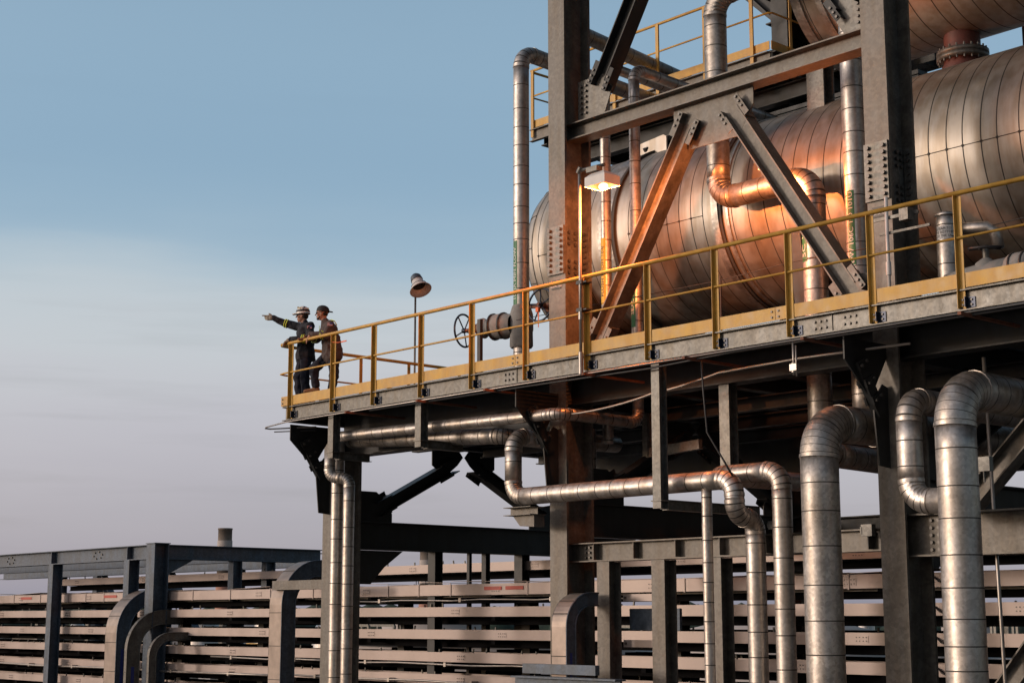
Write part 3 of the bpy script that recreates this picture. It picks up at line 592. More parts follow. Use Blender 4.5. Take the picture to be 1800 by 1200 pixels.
b = MB().ibeam((-17.3, 15.5, 11.53), (-16.72, 15.5, 11.53), .3, .12, (0,0,1), .01, .01).plate([(-17.2, 15.55, 11.47), (-16.75, 15.55, 11.47), (-16.75, 15.55, 11.3), (-17.05, 15.55, 11.32)], .2)
tag(b.build('pipe_support', 'steel', origin=(-17, 15.7, 11.3)), 'small steel bracket under the looping pipe where it meets the left column', 'bracket')
b = MB().bar((-16.35, 17.4, 12.45), (-15.3, 17.4, 12.5), .08, .14).bar((-16.35, 17.4, 12.4), (-16.35, 17.4, 13.05), .1, .12, (0,1,0))
tag(b.build('pipe_support', 'steel_light', origin=(-16, 17.4, 12.4)), 'pale angle bracket under the deck right of the left column', 'bracket')
b = MB().bar((-11.9, 18.2, 11.95), (-10.9, 18.2, 12.0), .1, .2).bar((-11.5, 18.2, 12.0), (-11.5, 18.2, 12.5), .1, .1, (0,1,0))
tag(b.build('pipe_support', 'steel', origin=(-11.5, 18.2, 11.9)), 'tan bracket below the thick elbow left of the right column', 'bracket')
# conduit along the channel, its stub brackets, hoses
cdt = thing('conduit_run', (-15, 14.93, 13.27), 'thin conduit clipped along the lower edge of the walkway channel', 'conduit')
MB().tube([(-22.05, 15.35, 13.19), (-22.9, 15.0, 13.2), (-22.95, 14.93, 13.21), (-22.88, 14.90, 13.22), (-22.3, 14.90, 13.255), (XR, 14.90, 13.255)], .013, 8).build('tube', 'conduit', cdt, fix=False)
MB().tube([(-22.1, 15.4, 13.14), (-22.85, 15.05, 13.15)], .01, 6).tube([(-20, 14.94, 13.235), (-16, 14.95, 13.22), (-14, 14.95, 13.20), (-12.6, 14.95, 13.24), (XR, 14.95, 13.22)], .014, 8).build('cable', 'black', cdt, fix=False)
for x in (-20.35, -18.55, -17.0, -15.0, -13.2, -11.35, -9.25): MB().box((x-.022, 14.72, 13.205), (x+.022, 15.9, 13.238)).build('bracket_arm', 'rust', cdt)
def sag(a, b, s, n=14): a = V(a); b = V(b); return [a.lerp(b, i/n)-V((0,0,s*4*(i/n)*(1-i/n))) for i in range(n+1)]
tag(MB().tube(sag((-17.6, 15.6, 13.0), (-14.6, 15.5, 12.95), .12)+sag((-14.5, 15.5, 12.97), (-13.3, 15.5, 13.12), .02)+[(-12, 15.5, 13.15), (-10.4, 15.5, 13.13)], .016, 8).build('hose', 'conduit', origin=(-15, 15.5, 13), fix=False), 'pinkish hose sagging below the walkway between the columns', 'hose')
tag(MB().tube([(-13.15, 15.0, 13.2), (-13.14, 15.02, 12.8), (-13.12, 15.05, 12.3), (-12.95, 15.15, 11.95), (-12.85, 15.2, 11.75)], .013, 7).build('hanging_cable', 'black', origin=(-13, 15, 13), fix=False), 'black cable dangling from the walkway beside the tan hanger', 'cable')
b = MB().tube([(-11.66, 14.95, 13.25), (-11.66, 14.95, 12.85)], .014, 8).tube([(-11.62, 14.95, 13.2), (-11.62, 14.95, 12.83)], .010, 8).box((-11.70, 14.92, 12.90), (-11.60, 14.98, 12.98)).cyl((-11.66, 14.95, 12.88), (-11.66, 14.95, 12.99), .03, 8)
tag(b.build('drain_fitting', 'conduit', origin=(-11.65, 14.95, 13)), 'little drain tube hanging under the walkway channel near the right column', 'fitting')
tag(MB().tube([(-9.95, 16.3, 13.0), (-9.9, 16.3, 10), (-9.75, 16.3, 0)], .022, 8).build('conduit_riser', 'conduit', origin=(-9.9, 16.3, 0), fix=False), 'thin pale conduit going straight down behind the S shaped pipe', 'conduit')
tag(MB().tube([(-9.9, 17.2, 12.95)]+sag((-9.9, 17.2, 12.95), (-6.8, 16.8, 12.9), .05)[1:], .018, 8).build('hose', 'rust', origin=(-8, 17, 12.9), fix=False), 'reddish hose above the thickest pipe at the right edge', 'hose')
# ------------------------------------------------------------------ valves
def handwheel(t, c, ax, r, m='wheelblue', spokes=5):
    c = V(c); ax = V(ax).normalized(); u = ax.orthogonal().normalized(); w = ax.cross(u)
    b = MB(); pts = [c+(u*math.cos(2*PI*i/32)+w*math.sin(2*PI*i/32))*r for i in range(33)]
    b.tube(pts, .017, 8, caps=False); b.cyl(c-ax*.03, c+ax*.03, .04, 12)
    for k in range(spokes):
        a = 2*PI*k/spokes+.3; b.tube([c, c+ax*-.02+(u*math.cos(a)+w*math.sin(a))*r], .011, 6)
    return b.build('handwheel', m, t)
va = thing('gate_valve', (-18.72, 17, DZ), 'insulated valve left of the tall left pipe, with large dark handwheel facing left', 'valve', 'handwheel valves on the deck')
MB().lathe((-18.72, 17, 14.30), (0,0,1), [(0, .17), (.03, .19), (.25, .185), (.3, .195), (.55, .19), (.68, .15), (.70, .135)], 20).lathe((-18.8, 16.9, 14.68), V((-1,-.25,0)), [(0, .17), (.2, .21), (.38, .20), (.44, .13), (.5, .12), (.58, .17), (.62, .16), (.66, .1)], 20).build('insulation_jacket', 'jacketpad', va)
d_ = V((-1,-.25,0)).normalized(); c0 = V((-18.8, 16.9, 14.68))
q = MB(); 
for h in (.16, .36): q.lathe(c0, d_, [(h, .205), (h, .222), (h+.03, .222), (h+.03, .2)], 20)
q.build('strap', 'black', va)
MB().cyl(c0+d_*.6, c0+d_*.98, .03, 10).cyl(c0+d_*.62, c0+d_*.72, .09, 10).cyl(c0+d_*.8, c0+d_*.86, .055, 8).build('stem', 'rust', va)
handwheel(va, c0+d_*.98, d_, .27)
vb = thing('gate_valve', (-18.1, 16.55, DZ), 'insulated valve right of the tall left pipe, with a blue handwheel and rusty stem', 'valve', 'handwheel valves on the deck')
dd = V((.05,-1,.10)).normalized(); cc = V((-17.60, 16.72, 14.72))
MB().lathe(cc, dd, [(-.5, .16), (-.3, .19), (-.05, .17), (.0, .1), (.06, .09)], 18).tube([cc-dd*.3, cc-dd*.3+V((.1, 0, -.5)), cc+V((.6, .8, -1.1))], .15, 14).build('insulation_jacket', 'jacketpad', vb)
MB().cyl(cc+dd*.03, cc+dd*.42, .028, 10).cyl(cc+dd*.1, cc+dd*.2, .075, 10).bar(cc+dd*.3, cc+dd*.3+V((-.5,-.0,.06)), .06, .07).cyl(cc+dd*.28, cc+dd*.34, .06, 8).build('stem', 'rust', vb)
handwheel(vb, cc+dd*.36, dd, .26)
MB().plate([cc+dd*.4+V((-.02, 0, -.08)), cc+dd*.4+V((.01, 0, -.08)), cc+dd*.4+V((.0, 0, -.36)), cc+dd*.4+V((-.015, 0, -.36))], .004).box(cc+dd*.4+V((-.04,-.03,-.12)), cc+dd*.4+V((.02,.02,-.05))).build('warning_tape', 'orange', vb)
tag(MB().box((-19.0, 16.3, DZ+.01), (-18.93, 16.36, 14.72)).build('stanchion', 'black', origin=(-18.96, 16.33, DZ)), 'thin black upright beside the left handwheel', 'post')
# wire safety line stanchions in front of the vessel
for i, x in enumerate((-14.22, -9.02)):
    tag(MB().cyl((x, 16.6, DZ+.01), (x, 16.6, 14.70), .014, 6).cyl((x+.05, 16.6, DZ+.01), (x+.05, 16.6, 14.68), .014, 6).build('cable_post', 'black', origin=(x, 16.6, DZ)), ['pair of thin dark rods carrying a wire in front of the orange lit vessel', 'pair of thin dark rods carrying a wire at the right edge behind the guardrail'][i], 'post', 'thin wire posts')
tag(MB().tube([(-18.4, 16.6, 14.66), (-16.9, 16.6, 14.65), (-14.2, 16.6, 14.63), (-12.9, 16.6, 14.68), (-10.0, 16.6, 14.62), (-9.0, 16.6, 14.66), (-6.8, 16.6, 14.72)], .006, 5).build('safety_wire', 'steel_dark', origin=(-14, 16.6, 14.6), fix=False), 'thin wire stretched across in front of the vessel', 'wire')
# small upright drum with label, insulated line and horizontal handwheel at the right
sm = thing('steam_pot', (-10.39, 16.35, DZ), 'small upright clad canister with a white paper label right of the right column', 'canister')
MB().tube([(-10.39, 16.35, 13.56), (-10.39, 16.35, 14.78)], .125, 24, seams=[.45, .62, .95, 1.1]).lathe((-10.39, 16.35, 14.78), (0,0,1), [(0, .135), (.02, .135), (.04, .11), (.05, .05), (.05, 0)], 24).build('shell', ['clad', 'seam'], sm, fix=False)
MB().tube([(-10.3, 16.45, 14.62), (-10.0, 16.6, 14.62), (-9.92, 16.65, 14.55), (-9.9, 16.68, 14.35)], .07, 12).build('side_branch', 'clad', sm, fix=False)
lo = MB(); rr = .129
for i in range(6):
    a0 = R(-118+i*14); a1 = a0+R(14); lo.add([(-10.39+rr*math.cos(a), 16.35+rr*math.sin(a), z) for a, z in ((a0, 14.48), (a1, 14.48), (a1, 14.64), (a0, 14.64))], [(0,1,2,3)])
lo = lo.build('paper_label', 'white', sm, fix=False)
for k, tx in enumerate(('STEAM TO', 'THE BOTTOM', 'OF THE SA')):
    vs, fs = text_mesh(tx, .042); q = MB(); q.add([(-10.39+.132*math.cos(R(-76)+v.x/.132), 16.35+.132*math.sin(R(-76)+v.x/.132), 14.605-.045*k+v.y) for v in vs], fs); q.build('lettering', 'blackletters', lo, fix=False)
vc = thing('gate_valve', (-9.85, 16.3, DZ), 'valve wrapped in grey insulation with a flat lying handwheel, near the right edge', 'valve', 'handwheel valves on the deck')
MB().tube([(-10.35, 16.3, 13.9), (-10.1, 16.3, 13.93), (-9.75, 16.3, 13.96), (-9.5, 16.3, 13.97)], .16, 18).lathe((-9.55, 16.3, 13.97), (1,0,0), [(0, .16), (.05, .19), (.25, .19), (.28, .15), (.3, .11), (.4, .12), (.5, .16), (.8, .15), (.85, .10), (2.5, .10)], 18).lathe((-9.85, 16.3, 13.96), (0,0,1), [(0, .14), (.14, .13), (.2, .05)], 16).build('insulation_jacket', 'jacketpad', vc)
q = MB()
for xx in (-9.48, -9.33, -9.02): q.lathe((xx, 16.3, 13.97), (1,0,0), [(0, .155), (0, .2), (.025, .2), (.025, .155)], 18)
q.build('strap', 'black', vc)
MB().cyl((-9.85, 16.3, 14.1), (-9.85, 16.3, 14.3), .04, 10).build('stem', 'steel_light', vc); handwheel(vc, (-9.85, 16.3, 14.29), (.1, -.15, 1), .19, 'black')
# conduit stand with junction boxes on the right column
js = thing('conduit_stand', (-10.72, 15.6, DZ), 'pale thin conduit standing before the right column with small boxes clamped to it', 'conduit')
MB().tube([(-10.72, 15.6, DZ+.01), (-10.72, 15.6, 14.95)], .022, 10).cyl((-10.72, 15.6, 14.0), (-10.72, 15.6, 14.16), .032, 10).build('tube', 'white', js)
MB().box((-10.93, 15.62, 14.68), (-10.3, 15.64, 14.72)).box((-10.85, 15.62, 14.5), (-10.15, 15.64, 14.53)).box((-10.48, 15.5, 14.6), (-10.36, 15.62, 14.75)).build('junction_box', 'steel_light', js)
# ------------------------------------------------------------------ lamps
lm = thing('deck_lamp', (-15.16, 14.87, 13.3), 'lit deck lamp with white shade on a thin pale pole clamped to the guardrail', 'lamp')
MB().tube([(-15.17, 14.86, 13.28), (-15.17, 14.86, 16.08)], .022, 12).cyl((-15.17, 14.86, 13.25), (-15.17, 14.86, 13.55), .032, 10).cyl((-15.17, 14.86, 14.0), (-15.17, 14.86, 14.14), .03, 10).build('pole', 'conduit', lm)
MB().tube([(-15.2, 14.86, 16.08), (-14.74, 14.92, 16.09)], .024, 10).cyl((-15.19, 14.86, 16.05), (-15.14, 14.86, 16.12), .04, 10).box((-14.98, 14.80, 16.0), (-14.78, 14.92, 16.07)).build('arm', 'steel_light', lm)
for z in (14.12, 14.5): MB().box((-15.25, 14.85, z), (-15.05, 14.965, z+.02)).box((-15.22, 14.83, z-.015), (-15.12, 14.9, z+.035)).build('clamp', 'black', lm)
def shade(t, c, k=1.0):
    x, y, z = c
    q = MB(); A = [(x-.18*k, y-.15*k), (x+.20*k, y-.15*k), (x+.20*k, y+.15*k), (x-.18*k, y+.15*k)]; B_ = [(x-.10*k, y-.09*k), (x+.12*k, y-.09*k), (x+.12*k, y+.09*k), (x-.10*k, y+.09*k)]
    vs = [(p[0], p[1], z) for p in A]+[(p[0], p[1], z+.13*k) for p in A]+[(p[0], p[1], z+.19*k) for p in B_]
    q.add(vs, [(n_, (n_+1) % 4, (n_+1) % 4+4, n_+4) for n_ in range(4)]+[(n_+4, (n_+1) % 4+4, (n_+1) % 4+8, n_+8) for n_ in range(4)]+[(8, 9, 10, 11)])
    q.build('shade', 'white', t)
    q = MB(); C_ = [(x-.172*k, y-.142*k), (x+.192*k, y-.142*k), (x+.192*k, y+.142*k), (x-.172*k, y+.142*k)]
    vs = [(p[0], p[1], z+.002) for p in C_]+[(p[0], p[1], z+.10*k) for p in C_]
    q.add(vs, [(n_, n_+4, (n_+1) % 4+4, (n_+1) % 4) for n_ in range(4)]+[(4, 5, 6, 7)]); q.build('dark_liner', 'steel_dark', t, fix=False)  # dark liner added to dim the lamplight inside the shade
    MB().ball((x+.03*k, y, z-.004), .058*(.6+.4*k), 14, 10, sc_=(1.25,1,.8)).build('lamp_glass', 'lampglass', t)
    pl = bpy.data.lights.new('lamp_light', 'POINT'); pl.color = (1, .25, .06); pl.shadow_soft_size = .06
    po = bpy.data.objects.new('lamp_light', pl); COL.objects.link(po); po.parent = t; po.location = V((x+.03*k, y, z-.065))-t.location
    return pl
shade(lm, (-14.82, 14.94, 15.80)).energy = 720

l2 = thing('deck_lamp', (-13.24, 16.52, 15.9), 'second orange lamp tucked behind the right descending brace, lighting the stepped pipe and vessel', 'lamp')
MB().box((-13.28, 16.3, 16.16), (-13.20, 16.6, 16.20)).box((-13.28, 16.29, 16.05), (-13.20, 16.31, 16.3)).build('arm', 'steel_dark', l2)
shade(l2, (-13.24, 16.52, 16.01), .5).energy = 125
bl = thing('bell_lamp', (-22.68, 17.95, DZ), 'unlit bell shaped floodlight on a slender pole rising behind the walkway end', 'lamp')
MB().tube([(-22.68, 17.95, 13.3), (-22.68, 17.95, 15.86)], .019, 10).build('pole', 'steel_light', bl)
ax = V((.668*.30+.744*.42, .744*.30-.668*.42, -.80)).normalized(); c1 = V((-22.64, 17.99, 16.10))
MB().lathe(c1, ax, [(-.10, .10), (-.02, .115), (.05, .15), (.14, .21), (.145, .205), (.06, .14), (.0, .1)], 28).build('shade', 'white', bl)
MB().lathe(c1, ax, [(-.24, 0), (-.235, .06), (-.19, .10), (-.1, .115), (-.09, .105)], 24).ball(c1+V((-.12,-.04,-.03)), .03, 8, 6).build('housing', 'steel_blue', bl)
MB().lathe(c1, ax, [(.03, .15), (.03, 0)], 24).build('lens', 'black', bl)
# ------------------------------------------------------------------ cable tray rack on the left
rk = thing('tray_rack', (-31.7, 18, 0), 'bluish galvanised steel rack holding the cable trays, its corner column at the left', 'rack')
RY = 17.85; RYB = 22.2; RX = -31.6
def rbeam(a, b, w, h, name='beam', m='steel_blue', up=(0,0,1)): return MB().ibeam(a, b, w, h, up, .018, .013).build(name, m, rk)
b = MB().ibeam((-49, RY, 11.47), (RX-.2, RY, 11.47), .26, .32, (0,0,1), .018, .013)
for xc in (-39.0, -34.35):
    for k in range(6):
        a = k*PI/3+.2; b.boltp((xc+.14*math.cos(a)*1.5, RY-.008, 11.47+.08*math.sin(a)), (0,-1,0), .022, .02, 1)
for x in (-36.5, -32.75, -40.5): b.box((x-.008, RY-.13, 11.33), (x+.008, RY+.13, 11.61))
b.build('beam', ['steel_blue', 'bolt'], rk)
MB().ibeam((RX, RY, 0), (RX, RY, 11.64), .36, .36, (0,1,0), .026, .018).box((RX-.2, RY-.2, 11.64), (RX+.2, RY+.2, 11.66)).build('column', 'steel_blue', rk)
rbeam((RX, RY+.18, 11.47), (RX, RYB, 11.47), .26, .32); rbeam((-49, RYB, 11.4), (RX, RYB, 11.4), .26, .32); rbeam((-49, 20, 11.42), (RX-.2, 20, 11.42), .2, .26)
for x in (-36.5, -32.75, -40.6): MB().ibeam((x, RY, 0), (x, RY, 11.31), .24, .26, (0,1,0), .016, .012).build('post', 'steel_blue', rk)
for x in (-45, -42.6, -38.8, -35.2): MB().ibeam((x, RYB, 0), (x, RYB, 11.24), .26, .28, (0,1,0), .016, .012).build('post', 'steel_blue', rk)
for y in (19.85, 20.75): MB().ibeam((RX, y, 0), (RX, y, 11.31), .22, .24, (0,1,0), .016, .012).build('post', 'steel_blue', rk)
for xa, xb in ((-42.4, -40.9), (-38.6, -37.1)): rbeam((xa, RYB, 11.2), (xb, RYB, 9.6), .2, .2, 'brace')
MB().plate([(RX, RY+.2, 11.31), (RX, RY+.9, 11.31), (RX, RY+.2, 10.95)], .018).build('gusset_plate', 'steel_blue', rk)
for x in (-45, -41, -37, -33, -28.5, -25.2): MB().box((x-.06, 18.15, 8.9), (x+.06, 20.4, 8.98)).build('cross_arm', 'steel_dark', rk)
# trays: front bank
TZ = [10.60, 10.21, 9.82, 9.43, 9.05, 8.66, 8.27]
ORD = ['topmost', 'second', 'third', 'fourth', 'fifth', 'sixth', 'seventh']
def tray(y, z, x0, x1, w, h, label, group, front=True, m='tray', cables=True, cover=False, seedt=1):
    t = thing('cable_tray', ((x0+x1)/2, y, z), label, 'cable tray', group)
    rnd = random.Random(seedt)
    b = MB().box((x0, y, z-h), (x1, y+.006, z)).box((x0, y, z-h), (x1, y+.03, z-h+.004)).box((x0, y, z), (x1, y+.025, z+.004)); rail = b
    MB().box((x0, y+w, z-h), (x1, y+w+.006, z)).build('side_rail', m, t)
    b = MB(); x = x0+.1
    while x < x1: b.box((x, y+.007, z-h+.005), (x+.04, y+w-.002, z-h+.02)); x += .3
    b.build('rungs', 'steel_dark', t)
    if cables:
        b = MB()
        for k in range(6): b.tube([(x0, y+.08+k*(w-.14)/5, z-h+.055), (x1, y+.08+k*(w-.14)/5, z-h+.055)], .030, 6)
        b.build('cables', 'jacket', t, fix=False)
    MB().channel((x0, y+.42, z-h-.07), (x1, y+.42, z-h-.07), .05, .13).build('gap_shade_strip', 'jacket', t)  # dark strip added below each tray as the shade in the gap
    x = x0+rnd.uniform(.5, 2)
    while x < x1 and front:
        b = MB().box((x-.11, y-.006, z-h*.78), (x+.11, y-.0005, z-h*.22))
        for dx in (-.08, -.03, .03, .08):
            for dz in (.65, .35): b.boltp((x+dx, y-.006, z-h*dz), (0,-1,0), .009, .008, 1)
        b.build('splice_plate', [m, 'bolt'], t); x += 3.66
    b = rail; x = x0+rnd.uniform(.2, .8)
    while x < x1:
        if not cover: b.bar((x, y+.016, z-.03), (x+rnd.uniform(-.03,.03), y+.016, z+rnd.uniform(.04,.085)), .022, .022, (0,1,0), 1)
        x += rnd.choice((.35, .9, 1.7, 2.6))
    b.build('side_rail', [m, 'steel_light'], t)
    if group[:5] == 'front':
        xs_ = -11.95
        b = MB().tube([(xs_, y-.01, z-.05), (xs_+.10, y-.05, z-.11), (xs_+.24, y-.06, z-.16), (xs_+.38, y-.04, z-.175)], .014, 6)
        for k in range(3):
            for dz in (.05, .12): b.boltp((xs_+.28+.13*k, y, z-dz), (0,-1,0), .018, .02)
        b.build('bonding_strap', 'black', t)
    if cover:
        x = x0+.6
        while x < x1:
            L_ = rnd.choice((1.5, 2.0, .9)); za, zb_ = rnd.choice((0, 0, .01, .05)), rnd.choice((0, 0, .02, .045))
            MB().add([(x+.01, y-.010, z+.006+za), (x+L_-.01, y-.010, z+.006+zb_), (x+L_-.01, y+w+.012, z+.006+zb_), (x+.01, y+w+.012, z+.006+za), (x+.01, y-.010, z+.012+za), (x+L_-.01, y-.010, z+.012+zb_), (x+L_-.01, y+w+.012, z+.012+zb_), (x+.01, y+w+.012, z+.012+za)],
                     [(3,2,1,0), (4,5,6,7), (0,1,5,4), (1,2,6,5), (2,3,7,6), (3,0,4,7)]).box((x-.015, y-.014, z-h-.01), (x+.008, y-.008, z+.02)).build('cover', m, t)
            x += L_
        b = MB()
        for x in (-38.9, -34.5, -20.9, -20.35, -12.55): b.box((x, y-.012, z-.105), (x+.62 if x < -30 else x+.45, y-.0085, z-.045))
        b.build('warning_sticker', 'red', t)
    return t
for i, z in enumerate(TZ):
    tray(18.12, z, -48, -6, .62, .165 if i else .19, ORD[i]+' cable tray from the top in the front bank, running behind the columns', 'front bank of cable trays', cover=(i == 0), seedt=i)
for i, z in enumerate(TZ[:6]):
    tray(19.25, z-.02, -48, -6, .62, .15, ORD[i]+' tray from the top in the dark rear bank behind the front trays', 'rear bank of cable trays', m='jacket', seedt=20+i, front=False)  # rear trays coloured black for the shade behind the front bank
tray(20.4, 11.08, -41.6, -6, .6, .17, 'single upper cable tray running far back above all the stacked trays', 'upper rear trays', m='tray', seedt=40)
for z, nm in ((10.44, 'flat grey duct just under the topmost front tray'),):
    tag(MB().box((-48, 18.3, z-.06), (-6, 18.7, z-.02)).build('duct', 'steel', origin=(-20, 18.5, z)), nm, 'duct')
# trapeze arms under the trays, at each support
sup = thing('tray_supports', (-20, 18.8, 0), 'dark upright posts and arms standing between the front and rear trays', 'tray support')
for x in [-45.5, -42.3, -39, -35.7, -32.3, -29, -26.6, -24.2, -20.7, -19.1, -17.2, -15.0, -12.8, -10.2, -8.3]:
    MB().ibeam((x, 19.0, 0), (x, 19.0, 10.5), .2, .22, (0,1,0), .014, .012).build('post', 'steel_dark', sup)
    b = MB()
    for z in TZ: b.box((x-.05, 18.14, z-.235), (x+.05, 18.87, z-.17))
    b.build('arm', 'jacket', sup)  # arms blackened to match the shade between the trays
b = MB(); rnd = random.Random(5)  # dark boxes added to blacken the gaps behind the trays
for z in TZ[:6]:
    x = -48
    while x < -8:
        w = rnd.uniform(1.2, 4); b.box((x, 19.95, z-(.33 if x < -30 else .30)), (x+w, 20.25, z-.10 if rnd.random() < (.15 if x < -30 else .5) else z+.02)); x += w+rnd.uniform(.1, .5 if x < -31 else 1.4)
tag(b.build('gap_shade_bundles', 'jacket', origin=(-25, 20, 8)), 'dark boxes added as cable bundles, filling the gaps behind the stacked trays with shade', 'cables', kind='stuff')
# curved tray drops
def drop(x, w, y, ztop, r, d, label, m='drop', sticker=True, n=10, zb=0, yend=None):
    t = thing('tray_drop', (x, y, zb), label, 'cable tray', 'curved vertical tray drops')
    yc = y+r; pts = [(y, zb)]+[(yc-r*math.cos(PI/2*k/n), ztop-r+r*math.sin(PI/2*k/n)) for k in range(n+1)]+[(yend or y+r+.5, ztop)]
    inn = [(y+d, zb)]+[(yc-(r-d)*math.cos(PI/2*k/n), ztop-r+(r-d)*math.sin(PI/2*k/n)) for k in range(n+1)]+[(yend or y+r+.5, ztop-d)]
    def sheet(A, B, xa, xb):
        b = MB(); k_ = len(A); vs = [(xa, a[0], a[1]) for a in A]+[(xb, a[0], a[1]) for a in A]
        return vs, [(i, i+1, i+1+k_, i+k_) for i in range(k_-1)]
    vs, fs = sheet(pts, None, x, x+w); b = MB().add(vs, fs)
    inn2 = [(p[0]+(q[0]-p[0])*.06, p[1]+(q[1]-p[1])*.06) for p, q in zip(pts, inn)]; vs, fs = sheet(inn2, None, x+.005, x+w-.005); b.add(vs, fs)
    z = zb+.2
    while z < ztop-r: b.box((x-.002, y-.006, z), (x+w+.002, y-.0005, z+.012), 1); z += .62
    for k in (2, 5, 8):
        p = pts[k+1]; q = pts[k+2]; b.bar((x, (p[0]+q[0])/2, (p[1]+q[1])/2), (x+w, (p[0]+q[0])/2, (p[1]+q[1])/2), .012, .012, (0, 1, 1), 1)
    b.build('cover', [m, 'seam'], t)
    for xa in (x, x+w-.008):
        b = MB(); k_ = len(pts)
        vs = [(xx, a[0], a[1]) for xx in (xa, xa+.008) for L_ in (pts, inn) for a in L_]
        fs = []
        for i in range(k_-1): fs += [(i, i+1, k_+i+1, k_+i), (2*k_+i, 3*k_+i, 3*k_+i+1, 2*k_+i+1), (k_+i, k_+i+1, 3*k_+i+1, 3*k_+i), (i, 2*k_+i, 2*k_+i+1, i+1)]
        b.add(vs, fs)
        if xa > x: # outer lips
            for L_ in (pts, inn):
                b.tube([(xa+.012, a[0], a[1]) for a in L_], .014, 5)
        b.build('side_rail', m if m != 'drop' else 'steel_blue', t)
    MB().box((x+w*.3, y+d*.3, zb), (x+w*.7, y+d*.8, ztop-r)).build('cables', 'black', t)
    if sticker: MB().box((x+w+.001, y+d*.38, ztop-r-1.15), (x+w+.004, y+d*.62, ztop-r-.35)).build('sticker', 'blue', t)
    return t
drop(-32.62, .52, 17.20, 10.66, .95, .30, 'leftmost curved tray drop, widest of the left three, with pale patched cover')
drop(-31.55, .12, 17.10, 10.20, .85, .30, 'middle curved tray drop of the left three, dark slot down its front', 'steel')
drop(-30.75, .10, 17.20, 9.72, .5, .16, 'smallest and rightmost of the three curved tray drops at the left', 'steel', False)
drop(-26.05, .42, 17.15, 11.12, .85, .30, 'tall curved tray drop standing just left of the left end column', 'drop', False)
drop(-16.22, .30, 15.28, 10.36, .46, .17, 'curved tray drop in front of the left column, with blue sticker', zb=0, yend=15.9)
b = MB().box((-16.68, 15.16, 9.27), (-15.25, 15.24, 9.40)).ibeam((-16.70, 15.05, 9.10), (-14.68, 15.05, 9.10), .2, .28)
tag(b.build('tray_support_frame', 'steel_blue', origin=(-17, 15.7, 9)), 'heavy bluish bracket across the left column at the bottom of the photo', 'bracket')
b = MB().box((-25.9, 17.1, 10.55), (-24.0, 17.3, 10.72)); tag(b.build('tray_bracket', 'steel', origin=(-25, 17.2, 10.6)), 'pale horizontal arm joining the tall drop to the left end column', 'bracket')
# rungs of small trays between the ledger posts
lt = thing('ladder_tray', (-15.5, 16.5, 9), 'short bolted tray pieces between the two left ledger posts', 'cable tray')
for z in (10.35, 9.72): MB().box((-15.85, 16.32, z-.1), (-15.05, 16.33, z)).boltp((-15.8, 16.32, z-.05), (0,-1,0), .02, .02, 1).boltp((-15.12, 16.32, z-.05), (0,-1,0), .02, .02, 1).build('side_rail', ['tray', 'bolt'], lt)
MB().box((-15.9, 16.5, 9.85), (-14.95, 16.55, 10.15)).build('side_rail', 'steel_blue', lt)
# junction boxes
for i, (x, y, z, s_) in enumerate(((-13.25, 16.0, 11.05, .12), (-12.9, 15.98, 11.12, .1), (-9.75, 15.75, 11.62, .16), (-11.5, 16.0, 10.98, .14))):
    q = MB().box((x, y-.06, z), (x+s_*1.1, y+.02, z+s_)).box((x-.008, y-.068, z+s_*.2), (x+.012, y-.06, z+s_*.8)).cyl((x+s_*.5, y-.02, z-.12), (x+s_*.5, y-.02, z), .012, 6)
    tag(q.build('junction_box', 'steel_light', origin=(x, y, z)), ['small grey junction box on the ledger beam beside the thin pipe', 'smaller junction box with a wire loop near the dropping silver pipe', 'grey junction box above the lower bend of the S shaped pipe', 'square grey box on the ledger beam left of the right column'][i], 'junction box', 'small junction boxes')

# ------------------------------------------------------------------ the two men
FV = V((-math.sin(AZ), -math.cos(AZ), 0)); LV = V((math.cos(AZ), -math.sin(AZ), 0))
class Figure:
    def __init__(s, root, org): s.root = root; s.o = V(org)
    def w(s, p): return s.o+FV*p[0]+LV*p[1]+V((0,0,p[2]))
    def blob(s, name, m, items, vox=.008, it=6, parent=None, disp=None):
        b = MB()
        for q in items:
            if q[0] == 'c':
                a, c, ra, rb = V(q[1]), V(q[2]), q[3], q[4]; b.cyl(a, c, ra, 14, r2=rb); b.ball(a, ra*1.0, 14, 9); b.ball(c, rb*1.0, 14, 9)
            elif q[0] == 'e': b.ball(q[1], 1, 18, 12, sc_=q[2])
        me = bpy.data.meshes.new('tmp'); me.from_pydata([tuple(v) for v in b.v], [], b.f); o = bpy.data.objects.new('tmp', me); COL.objects.link(o)
        r = o.modifiers.new('r', 'REMESH'); r.mode = 'VOXEL'; r.voxel_size = vox
        k = o.modifiers.new('s', 'SMOOTH'); k.factor = .6; k.iterations = it
        dg = bpy.context.evaluated_depsgraph_get(); n = bpy.data.meshes.new_from_object(o.evaluated_get(dg))
        vs = [s.w(v.co) for v in n.vertices]; fs = [tuple(p.vertices) for p in n.polygons]
        bpy.data.objects.remove(o); bpy.data.meshes.remove(me); bpy.data.meshes.remove(n)
        if disp:
            from mathutils import noise
            vs = [v+V((noise.noise(v*14), noise.noise(v*14+V((9,0,0))), noise.noise(v*9+V((0,9,0)))*.4))*disp for v in vs]
        return MB().add(vs, fs, 0, True).build(name, m, parent or s.root, fix=False)
    def mesh(s, name, m, mb, parent=None, fix=True):
        mb.v = [s.w(v) for v in mb.v]; return mb.build(name, m, parent or s.root, fix=fix)
